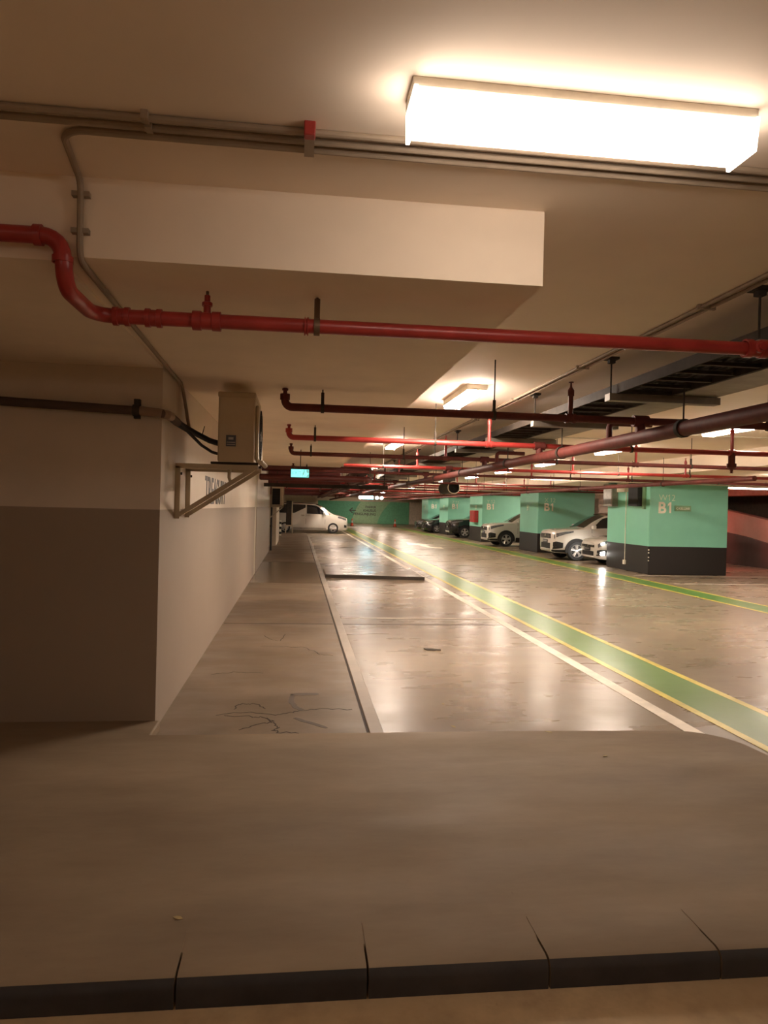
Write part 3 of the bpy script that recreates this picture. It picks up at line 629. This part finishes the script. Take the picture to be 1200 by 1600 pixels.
link('pipe_run', MB().tube([(-6.5, 5.40, 2.47), (-2.2, 5.40, 2.39), (-1.16, 5.40, 2.355), (-.99, 5.39, 2.34), (-.955, 5.43, 2.335), (-.945, 5.55, 2.33), (-.94, 5.75, 2.32)], .032, 12), M['foam'], t)
link('tape_wrap', MB().tube([(-1.16, 5.40, 2.357), (-1.0, 5.39, 2.342), (-.955, 5.42, 2.336), (-.945, 5.5, 2.333)], .034, 12), plain('tape', (.30, .20, .14), .5), t)
link('hose', MB().tube([(-.945, 5.7, 2.33), (-.92, 5.9, 2.31), (-.86, 6.15, 2.28), (-.76, 6.3, 2.235), (-.665, 6.33, 2.21)], .024, 10), M['black'], t)
link('hose', MB().tube([(-.94, 5.75, 2.30), (-.90, 6.0, 2.28), (-.82, 6.25, 2.19), (-.74, 6.33, 2.14), (-.665, 6.33, 2.12)], .013, 10), M['black'], t)
link('cable_tie', MB().tube([(-.81, 6.2, 2.265), (-.79, 6.2, 2.345)], .004, 6), M['black'], t)
for x in (-1.17, -2.17): link('pipe_clip', MB().lathe((x-.025, 5.40, 2.357+(.033 if x < -2 else 0)), (1, 0, 0), [(.033, 0), (.042, 0), (.042, .05), (.033, .05)], 14).box(x-.02, x+.02, 5.40, 5.45, 2.30+(.03 if x < -2 else 0), 2.44+(.03 if x < -2 else 0)), M['darksteel'], t)
# second unit further along and the free-standing unit
t = thing('air_conditioner', (-1, 26, 1.65), 'second outdoor air conditioner high on the wall end, dark grille towards the camera', 'air conditioner')
link('casing', MB().box(-.96, -.55, 26.45, 27.2, 1.68, 2.46), M['cream'], t, bevel=.012)
link('coil_grille', MB().box(-.92, -.64, 26.43, 26.46, 1.72, 2.30), M['plastic'], t, smooth=0)
mb = MB()
for k in range(9): mb.box(-.92, -.64, 26.415, 26.43, 1.74+k*.062, 1.752+k*.062)
link('grille_bars', mb, M['darksteel'], t, smooth=0)
t = thing('wall_bracket', (-1, 26.6, 1.3), 'pale bracket frame under the second air conditioner', 'bracket')
link('arm', MB().box(-1.0, -.5, 26.5, 26.56, 1.62, 1.675), M['creamdark'], t); link('upright', MB().box(-.56, -.5, 26.5, 26.56, 1.62, 2.75), M['creamdark'], t); link('brace', MB().bar((-.98, 26.53, 1.25), (-.55, 26.53, 1.62), .04, .04), M['creamdark'], t)
t = thing('downpipe', (-.97, 26.45, 0), 'thin dark downpipe at the end of the left wall', 'downpipe')
link('pipe', MB().tube([(-.95, 26.9, .0), (-.95, 26.9, 1.66)], .035, 10), M['black'], t); link('clip', MB().box(-1.0, -.91, 26.88, 26.92, .9, .95), M['darksteel'], t)
t = thing('air_conditioner', (-.7, 43.6, 0), 'dark slatted air conditioner on a pale frame beside the white van', 'air conditioner')
link('casing', MB().box(-.68, -.36, 43.5, 44.2, .55, 1.98), M['plastic'], t, bevel=.01)
link('edge_trim', MB().box(-.36, -.30, 43.48, 44.22, .5, 2.0), M['cream'], t)
link('coil_grille', MB().box(-.66, -.38, 43.48, 43.5, .6, 1.93), M['darksteel'], t, smooth=0)
fr = MB()
for x in (-.72, -.32): fr.box(x, x+.06, 43.5, 43.56, 0, .5).box(x, x+.06, 44.1, 44.16, 0, .5)
fr.box(-.72, -.26, 43.5, 43.56, .46, .54).box(-.72, -.26, 44.1, 44.16, .46, .54)
link('stand', fr, M['cream'], t)
t = thing('bollard', (-.95, 40.5, 0), 'short black and white striped post beside the low wall pier', 'bollard')
link('post', MB().tube([(-.93, 40.5, 0), (-.93, 40.5, .85)], .06, 14), M['lettering'], t)
for z in (.1, .38, .66): link('stripe', MB().lathe((-.93, 40.5, z), (0, 0, 1), [(.06, 0), (.0615, 0), (.0615, .13), (.06, .13)], 14), M['black'], t)

# ------------------------------------------------------------------ exit signs
t = thing('exit_sign', (.03, 13, 2.2), 'glowing cyan exit sign hanging from the low ceiling over the walkway', 'exit sign')
link('housing', MB().box(-.145, .195, 13.0, 13.05, 2.195, 2.36), M['plastic'], t, bevel=.004)
link('lit_panel', MB().box(-.132, .182, 12.995, 13.0, 2.207, 2.348), M['exitwhite'], t, smooth=0)
text('sign_text', 'EXIT', M['exit'], t, .105, (-.115, 12.994, 2.243), (1, 0, 0), (0, 0, 1), 'LEFT', .0005, .001, .78)
fg = MB().lathe((.098, 12.9945, 2.318), (0, 1, 0), [(0, -.0006), (.014, -.0006), (.014, 0)], 12)
fg.bar((.095, 12.9945, 2.30), (.082, 12.9945, 2.262), .001, .022).bar((.095, 12.9945, 2.295), (.122, 12.9945, 2.278), .001, .009).bar((.09, 12.9945, 2.295), (.062, 12.9945, 2.28), .001, .009)
fg.bar((.084, 12.9945, 2.262), (.108, 12.9945, 2.236), .001, .011).bar((.08, 12.9945, 2.262), (.058, 12.9945, 2.224), .001, .011)
link('running_figure', fg, M['exit'], t, smooth=0)
link('stair_panel', MB().prism([(.125, 2.215), (.178, 2.215), (.178, 2.268)], 'y', 12.994, 12.9955).prism([(.135, 2.34), (.178, 2.34), (.178, 2.29), (.15, 2.28)], 'y', 12.994, 12.9955), M['exit'], t, smooth=0)
link('rod', MB().tube([(.03, 13.02, 2.36), (.03, 13.02, ZS)], .008, 8), M['darksteel'], t)
t = thing('sign_box', (4, 40, 2.2), 'far glowing blue-white hanging sign above the green mural', 'lit sign')
link('housing', MB().box(3.3, 4.7, 40.0, 40.08, 2.16, 2.34), M['darksteel'], t)
link('lit_panel', MB().box(3.52, 4.14, 39.97, 40.0, 2.17, 2.33), M['exitbox'], t, smooth=0)
for x in (3.42, 4.35, 4.62): link('bulb', MB().lathe((x, 39.97, 2.24), (0, 1, 0), [(0, -.08), (.07, -.04), (.085, 0), (.06, .04)], 12), M['bulb'], t)
for x in (3.75, 4.5): link('rod', MB().tube([(x, 40.04, 2.34), (x, 40.04, ZC)], .012, 8), M['darksteel'], t)

# ------------------------------------------------------------------ cones and floor litter
for x, l in ((4.85, 'orange and white traffic cone left of the mural lettering'), (8.72, 'orange and white traffic cone right of the pale mural band')):
    t = thing('traffic_cone', (x, 64.6, 0), l, 'traffic cone', 'cones before the mural')
    link('base', MB().box(x-.18, x+.18, 64.42, 64.78, 0, .03), M['black'], t, bevel=.01)
    link('cone_body', MB().lathe((x, 64.6, .03), (0, 0, 1), [(.14, 0), (.03, .65), (0, .65)], 18), M['cone'], t)
    link('reflective_band', MB().lathe((x, 64.6, .03), (0, 0, 1), [(.098, .26), (.064, .46)], 18), M['conewhite'], t)
sc = MB().prism([(1.555, 8.64), (1.58, 8.56), (1.75, 8.545), (1.755, 8.60), (1.66, 8.62), (1.6, 8.66)], 'z', 0, .012)
tag(link('debris_strip', sc, M['gap']), 'flat dark scrap lying on the shiny bay floor', 'debris')
def leaf(x, y, z, s, a, label):
    mb = MB(); P = [(0, -1, .05), (.45, -.3, .16), (.4, .4, .2), (0, 1, .1), (-.4, .4, .22), (-.45, -.3, .16)]
    c, n = math.cos(a), math.sin(a); T = lambda p, dz: (x+s*(p[0]*c-p[1]*n), y+s*(p[0]*n+p[1]*c), z+s*p[2]*.5+dz)
    vs = [T(p, 0) for p in P]+[T((0, 0, .02), 0)]+[T(p, .001) for p in P]+[T((0, 0, .02), .001)]
    fs = [(i, (i+1) % 6, 6) for i in range(6)]+[(7+(i+1) % 6, 7+i, 13) for i in range(6)]+[(i, 7+i, 7+(i+1) % 6, (i+1) % 6) for i in range(6)]
    tag(link('dry_leaf', mb.add(vs, fs), M['leaf']), label, 'leaf')
leaf(1.85, 5.07, .1, .03, .9, 'curled yellow leaf on the far edge of the dark island')
leaf(1.25, 5.2+.35, .0, .03, .4, 'pale dry leaf on the bay floor just past the island')
leaf(2.05, 4.55, .1, .022, 2.1, 'small dry leaf on the dark island near its right part')
leaf(-.42, 2.85, .1, .022, 1.2, 'small dark leaf near the kerb on the left of the island')
leaf(1.3, 6.2, 0, .02, .1, 'tiny pale leaf in the middle of the shiny bay floor')

# ------------------------------------------------------------------ cars
def cr(p0, p1, p2, p3, t):
    return .5*((2*p1)+(-p0+p2)*t+(2*p0-5*p1+4*p2-p3)*t*t+(-p0+3*p1-3*p2+p3)*t*t*t)
class Body:
    """rows: d (distance from the nose), then (half width, height) of 7 section points from underside centre to roof centre"""
    def __init__(s, L, rows): s.L = L; s.rows = rows
    def sec(s, d):
        R = s.rows; i = 0
        while i < len(R)-2 and d > R[i+1][0]: i += 1
        t = (d-R[i][0])/(R[i+1][0]-R[i][0]); t = max(0, min(1, t))
        a, b, c, e = R[max(i-1, 0)][1], R[i][1], R[i+1][1], R[min(i+2, len(R)-1)][1]
        out = []
        for k in range(7):
            q = []
            for j in (0, 1):
                v = cr(a[k][j], b[k][j], c[k][j], e[k][j], t); lo, hi = min(b[k][j], c[k][j])-.015, max(b[k][j], c[k][j])+.015
                q.append(max(lo, min(hi, v)))
            out.append(q)
        return out
    def pt(s, d, v, side, off=0.0):
        q = s.sec(d); k = min(int(v), 5); t = v-k
        y = q[k][0]+(q[k+1][0]-q[k][0])*t; z = q[k][1]+(q[k+1][1]-q[k][1])*t
        dy, dz = q[k+1][0]-q[k][0], q[k+1][1]-q[k][1]; l = math.hypot(dy, dz) or 1
        return Vector((s.L/2-d, side*(y+off*dz/l), z-off*dy/l))
    def shell(s, n=44):
        mb = MB(); D = sorted(set([r[0] for r in s.rows]+[s.L*i/n for i in range(n+1)])); VS = [0, .5, 1, 1.5, 2, 2.5, 3, 3.5, 4, 4.5, 5, 5.33, 5.66, 6]
        ring = []
        for d in D:
            ring.append([s.pt(d, v, 1) for v in VS]+[s.pt(d, v, -1) for v in reversed(VS[1:-1])])
        m = len(ring[0]); vs = [p for r in ring for p in r]
        fs = [(i*m+j, i*m+(j+1) % m, (i+1)*m+(j+1) % m, (i+1)*m+j) for i in range(len(D)-1) for j in range(m)]
        fs += [tuple(range(m)), tuple(range((len(D)-1)*m, len(D)*m))]
        return mb.add(vs, fs)
    def patch(s, d0, d1, v0, v1, side, off=.006, n=10, k=4):
        f0 = v0 if callable(v0) else (lambda t: v0); f1 = v1 if callable(v1) else (lambda t: v1)
        mb = MB(); vs = []
        for o in (off, -.01):
            for i in range(n+1):
                t = i/n; d = d0+(d1-d0)*t
                vs += [s.pt(d, f0(t)+(f1(t)-f0(t))*j/k, side, o) for j in range(k+1)]
        w = k+1; o = (n+1)*w
        fs = [(i*w+j, i*w+j+1, (i+1)*w+j+1, (i+1)*w+j) for i in range(n) for j in range(k)]
        fs += [(i*w, (i+1)*w, o+(i+1)*w, o+i*w) for i in range(n)]+[(i*w+k, (i+1)*w+k, o+(i+1)*w+k, o+i*w+k) for i in range(n)]
        fs += [(j, j+1, o+j+1, o+j) for j in range(k)]+[(n*w+j, n*w+j+1, o+n*w+j+1, o+n*w+j) for j in range(k)]
        return mb.add(vs, fs)
def sect(zb, zl, zs, zbelt, ze, zr, hb, hm, hs, hbelt, hr):
    return [(0, zb), (hb, zb), (hm, zl), (hs, zs), (hbelt, zbelt), (hr, ze), (0, zr)]
def wheel(t, x, y, r, w, side, spokes=5, rim='alloy'):
    wh = link('wheel', MB().lathe((x, y-side*w/2, r), (0, side, 0), [(r*.62, 0), (r*.92, 0), (r, w*.15), (r, w*.85), (r*.93, w), (r*.68, w*.99), (r*.66, w*.9)], 32), M['tyre'], t, local=True)
    mb = MB(); o = y+side*w*.42
    mb.lathe((x, y+side*w*.30, r), (0, side, 0), [(r*.66, w*.12), (r*.62, w*.2), (r*.58, w*.1), (r*.58, 0)], 32)
    for k in range(spokes*2):
        a = 2*math.pi*(k//2)/spokes+(.16 if k % 2 else -.16)+.3
        mb.bar((x+r*.1*math.cos(a), o, r+r*.1*math.sin(a)), (x+r*.6*math.cos(a), o, r+r*.6*math.sin(a)), .05*r/.33, .035*r/.33) if False else mb.tube([(x+r*.1*math.cos(a), o, r+r*.1*math.sin(a)), (x+r*.62*math.cos(a), o, r+r*.62*math.sin(a))], [.03*r/.33, .024*r/.33], 8)
    mb.lathe((x, o, r), (0, side, 0), [(0, .03), (r*.16, .025), (r*.18, 0)], 16)
    link('rim', mb, M[rim], wh, local=True)
    link('hub_well', MB().lathe((x, y+side*w*.18, r), (0, side, 0), [(0, 0), (r*.63, 0)], 24), M['black'], wh, local=True)
def common(t, B, L, hw, r, wf, wr, paint, arch='plastic', tw=.21, rim='alloy'):
    link('body', B.shell(), M[paint], t, local=True, smooth=38)
    for xw in (L/2-wf, -L/2+wr):
        for s in (-1, 1):
            a = MB().lathe((xw, s*(hw-.26), r+.02), (0, s, 0), [(0, 0), (r*1.22, 0), (r*1.22, .268), (r*1.06, .268), (r*1.06, .262), (0, .262)], 36)
            # trim the arch disc at the sill so that it does not reach the ground
            a.v = [(x, y, max(z, .27)) for x, y, z in a.v]
            link('wheel_arch', a, M[arch], t, local=True)
            wheel(t, xw, s*(hw-.085), r, tw, s, rim=rim)
def mirror(t, x, y, z, s, paint):
    link('mirror', MB().box(x-.06, x+.07, min(y, y+s*.2), max(y, y+s*.2), z, z+.15), M[paint], t, local=True, bevel=.035, seg=3)

# --- tall white people carrier
def van(loc, rz):
    L, hw = 4.9, .925
    t = thing('car', loc, 'white people carrier parked sideways at the far left end of the aisle', 'car', None, rz)
    rows = [(0, sect(.28, .45, .70, .85, .90, .93, .55, .66, .68, .62, .5)), (.10, sect(.22, .45, .75, .95, 1.0, 1.03, .7, .82, .83, .76, .62)),
            (.45, sect(.2, .5, .85, 1.06, 1.11, 1.14, .8, .9, .9, .82, .7)), (.95, sect(.2, .5, .92, 1.14, 1.22, 1.25, .84, .92, .92, .86, .74)),
            (1.5, sect(.2, .5, .95, 1.18, 1.58, 1.63, .85, .925, .925, .89, .72)), (2.0, sect(.2, .5, .97, 1.2, 1.78, 1.85, .85, .925, .925, .9, .72)),
            (2.7, sect(.2, .5, .98, 1.22, 1.84, 1.92, .85, .925, .925, .9, .73)), (4.0, sect(.2, .5, .98, 1.24, 1.83, 1.91, .85, .92, .92, .9, .73)),
            (4.6, sect(.24, .5, .98, 1.24, 1.78, 1.86, .84, .91, .91, .88, .70)), (4.9, sect(.34, .5, .95, 1.2, 1.6, 1.66, .78, .86, .86, .82, .62))]
    B = Body(L, rows); common(t, B, L, hw, .34, .92, .98, 'carwhite', 'carwhite')
    for s in (-1, 1):
        link('side_window', B.patch(1.12, 2.58, 4.0, lambda u: 4.15+min(1, u*1.8)*.75, s), M['glass'], t, local=True)
        link('side_window', B.patch(2.66, 3.5, lambda u: 4.6-min(1, u*1.2)*.6, 4.9, s), M['glass'], t, local=True)
        link('side_window', B.patch(3.52, 4.6, 4.0, 4.9, s), M['glass'], t, local=True)
        link('headlight', B.patch(.10, .62, lambda u: 3.35+.15*u, lambda u: 3.95, s, .01), M['lens'], t, local=True)
        link('door_handle', B.patch(2.38, 2.58, 3.45, 3.62, s, .02), M['chrome'], t, local=True); link('door_handle', B.patch(2.72, 2.92, 3.45, 3.62, s, .02), M['chrome'], t, local=True)
        link('sill_trim', B.patch(1.35, 3.6, 1.15, 1.5, s, .012), M['steel'], t, local=True)
        mirror(t, L/2-1.5, s*.9, 1.18, s, 'carwhite')
        link('tail_lamp', B.patch(4.7, 4.88, 3.1, 4.0, s, .01), M['taildull'], t, local=True)
        link('fog_light', B.patch(.06, .22, 1.7, 2.3, s, .01), M['plastic'], t, local=True)
        link('door_seam', B.patch(2.62, 2.635, 1.6, 4.0, s, .002), M['black'], t, local=True); link('door_seam', B.patch(1.42, 1.435, 1.6, 4.0, s, .002), M['black'], t, local=True)
    for s in (-1, 1): link('windscreen', B.patch(1.02, 1.92, 5.06, 6, s), M['glass'], t, local=True)
    link('grille', MB().box(L/2-.03, L/2+.012, -.5, .5, .50, .84), M['chrome'], t, local=True, bevel=.02)
    link('number_plate', MB().box(L/2, L/2+.025, -.22, .22, .40, .50), M['plate'], t, local=True)
    return t
van((.70, 46.5, 0), 0)

def suv_like(loc, label, paint, L=4.44, hw=.85, Hh=1.72, lit=False, hatch=False, cladding=True, rz=math.pi, wr_=.345):
    t = thing('car', loc, label, 'car', None, rz)
    k = Hh/1.72; g = .05 if not hatch else -.03
    if not hatch:
        rows = [(0, sect(.30, .46, .70, .90, .95, .98, .5, .60, .62, .58, .46)), (.10, sect(.27, .48, .80, 1.0, 1.04, 1.07, .66, .78, .78, .73, .6)),
                (.42, sect(.26, .5, .87, 1.05, 1.09, 1.12, .76, .84, .83, .79, .66)), (1.12, sect(.25, .5, .92, 1.11, 1.15, 1.19, .79, .85, .85, .82, .70)),
                (1.5, sect(.25, .5, .94, 1.13, 1.38, 1.44, .8, .85, .85, .82, .64)), (1.98, sect(.25, .5, .95, 1.14, 1.60, 1.66, .8, .85, .85, .82, .62)),
                (2.6, sect(.25, .5, .96, 1.15, 1.65, 1.71, .8, .85, .85, .82, .62)), (3.7, sect(.26, .5, .97, 1.17, 1.62, 1.68, .8, .85, .85, .81, .61)),
                (4.15, sect(.3, .5, .97, 1.17, 1.52, 1.57, .78, .84, .84, .79, .58)), (4.44, sect(.4, .5, .95, 1.13, 1.25, 1.28, .72, .8, .8, .74, .55))]
    else:
        rows = [(0, sect(.24, .36, .52, .68, .72, .74, .48, .60, .62, .56, .44)), (.12, sect(.2, .38, .62, .78, .82, .84, .66, .78, .78, .72, .58)),
                (.45, sect(.18, .4, .70, .87, .91, .94, .76, .84, .83, .78, .64)), (1.0, sect(.18, .4, .76, .95, .99, 1.02, .78, .85, .85, .81, .68)),
                (1.45, sect(.18, .4, .78, .97, 1.22, 1.27, .78, .85, .85, .81, .6)), (1.95, sect(.18, .4, .79, .98, 1.40, 1.45, .78, .85, .85, .81, .58)),
                (2.5, sect(.18, .4, .80, .99, 1.43, 1.48, .78, .85, .85, .81, .58)), (3.3, sect(.2, .4, .82, 1.02, 1.40, 1.45, .78, .85, .85, .80, .57)),
                (3.8, sect(.24, .4, .82, 1.02, 1.25, 1.30, .76, .83, .83, .77, .54)), (4.1, sect(.34, .42, .8, .95, 1.0, 1.02, .7, .78, .78, .7, .5))]
    base = rows[-1][0]
    rows = [(d*L/base, [(y*hw/.85, z*k if not hatch else z) for y, z in q]) for d, q in rows]
    f = L/base; z_ = (lambda v: v*k) if not hatch else (lambda v: v)
    B = Body(L, rows); common(t, B, L, hw, wr_, .84*f, .86*f, paint, 'plastic' if cladding else paint)
    e = 1.25 if not hatch else 1.2
    for s in (-1, 1):
        link('side_window', B.patch((e+.1)*f, 2.30*f, 4.06, lambda u: 4.15+min(1, u*2.2)*.72, s), M['glass'], t, local=True)
        link('side_window', B.patch(2.36*f, 3.2*f, 4.06, 4.88, s), M['glass'], t, local=True)
        link('side_window', B.patch(3.26*f, 3.75*f, 4.1, lambda u: 4.86-.25*u, s), M['glass'], t, local=True)
        link('windscreen', B.patch((1.14 if not hatch else 1.04)*f, 1.92*f, 5.06, 6, s), M['glass'], t, local=True)
        hl = link('headlight', B.patch(.055*f, .72*f if not hatch else .55*f, lambda u: 3.0+.55*u, lambda u: 3.72+.12*u, s, .012), M['lens'], t, local=True)
        if lit: link('lit_bulb', B.patch(.12*f, .22*f, 3.22, 3.6, s, .03), M['beamlit'], hl, local=True)
        fg_ = link('fog_surround', B.patch(.03*f, .34*f, lambda u: 1.6+.2*u, lambda u: 2.65-.3*u, s, .012), M['plastic'], t, local=True)
        if lit: link('lit_bulb', B.patch(.10*f, .22*f, 1.85, 2.25, s, .035), M['beamlit'], fg_, local=True)
        mirror(t, L/2-1.42*f, s*hw*.97, z_(1.12 if not hatch else .96), s, paint)
        if cladding: link('bumper_cladding', B.patch(.015*f, .48*f, .75, 1.5, s, .012), M['plastic'], t, local=True)
        link('door_handle', B.patch(2.12*f, 2.28*f, 3.3, 3.5, s, .02), M[paint], t, local=True)
        link('tail_lamp', B.patch((base-.28)*f, (base-.03)*f, 3.0, 3.9, s, .012), M['tail'] if lit else M['taildull'], t, local=True)
        link('sill_trim', B.patch(1.3*f, 3.0*f, 1.0, 1.75, s, .012), M['plastic'] if cladding else M[paint], t, local=True)
        for dd in (1.38, 2.33): link('door_seam', B.patch(dd*f, (dd+.012)*f, 1.8, 4.0, s, .002), M['black'], t, local=True)
        if not hatch: link('roof_rail', MB().tube([B.pt(2.0*f, 5.15, s, .03), B.pt(2.6*f, 5.15, s, .05), B.pt(3.6*f, 5.15, s, .03)], .018, 8), M['darksteel'], t, local=True)
    zf = .55 if hatch else .74
    gr = link('grille', MB().box(L/2-.05, L/2+.02, -.50*hw/.85, .50*hw/.85, z_(zf+.02), z_(zf+(.10 if hatch else .19))), M['plastic'], t, local=True, bevel=.015)
    bars = MB()
    for q in range(2 if hatch else 4): bars.box(L/2+.018, L/2+.026, -.46, .46, z_(zf+.035+q*.045), z_(zf+.045+q*.045))
    link('chrome_bars', bars, M['chrome'], gr, local=True)
    link('emblem', MB().lathe((L/2+.02, 0, z_(zf+(.065 if hatch else .12))), (1, 0, 0), [(.0, .014), (.045, .014), (.052, .006), (.052, 0)], 20), M['chrome'], gr, local=True)
    link('lower_intake', MB().box(L/2-.05, L/2+.014, -.46, .46, z_(.30 if hatch else .40), z_(.44 if hatch else .60)), M['plastic'], t, local=True, bevel=.012)
    link('skid_plate' if not hatch else 'front_lip', MB().box(L/2-.07, L/2+.03, -.50, .50, z_(.235 if hatch else .32), z_(.285 if hatch else .40)), M['steel' if not hatch else paint], t, local=True, bevel=.02)
    np_ = link('number_plate', MB().box(L/2+.01, L/2+.03, -.22, .22, z_(.46 if hatch else .60), z_(.57 if hatch else .715)), M['plate'], t, local=True)
    link('plate_marks', MB().box(L/2+.03, L/2+.032, -.17, -.09, z_(.50 if hatch else .645), z_(.54 if hatch else .685)).box(L/2+.03, L/2+.032, -.06, .06, z_(.50 if hatch else .645), z_(.54 if hatch else .685)).box(L/2+.03, L/2+.032, .09, .16, z_(.50 if hatch else .645), z_(.54 if hatch else .685)), M['steel'], np_, local=True)
    return t
suv_like((8.95+2.22, 25.35, 0), 'white sport utility car with black wheel arches behind the nearest column', 'carwhite')
suv_like((9.68+2.05, 23.25, 0), 'small white hatchback with its headlights on beside the nearest column', 'carwhite', L=4.1, hatch=True, lit=True, cladding=False, wr_=.30)
suv_like((8.95+2.24, 34.1, 0), 'white sport utility car nosing out behind the second green column', 'carwhite', L=4.48, hw=.875, cladding=True)
suv_like((9.2+2.25, 43.6, 0), 'black sport utility car parked behind the third green column', 'carblack', L=4.6, hw=.9)
suv_like((8.95+2.1, 51.2, 0), 'black hatchback parked behind the fourth green column, nearer of two', 'carblack', L=4.2, hatch=True, cladding=False, wr_=.31)
suv_like((8.75+2.25, 53.25, 0), 'dark sport utility car farthest along the row of columns', 'carblack', L=4.5, hatch=True, cladding=False, wr_=.31)
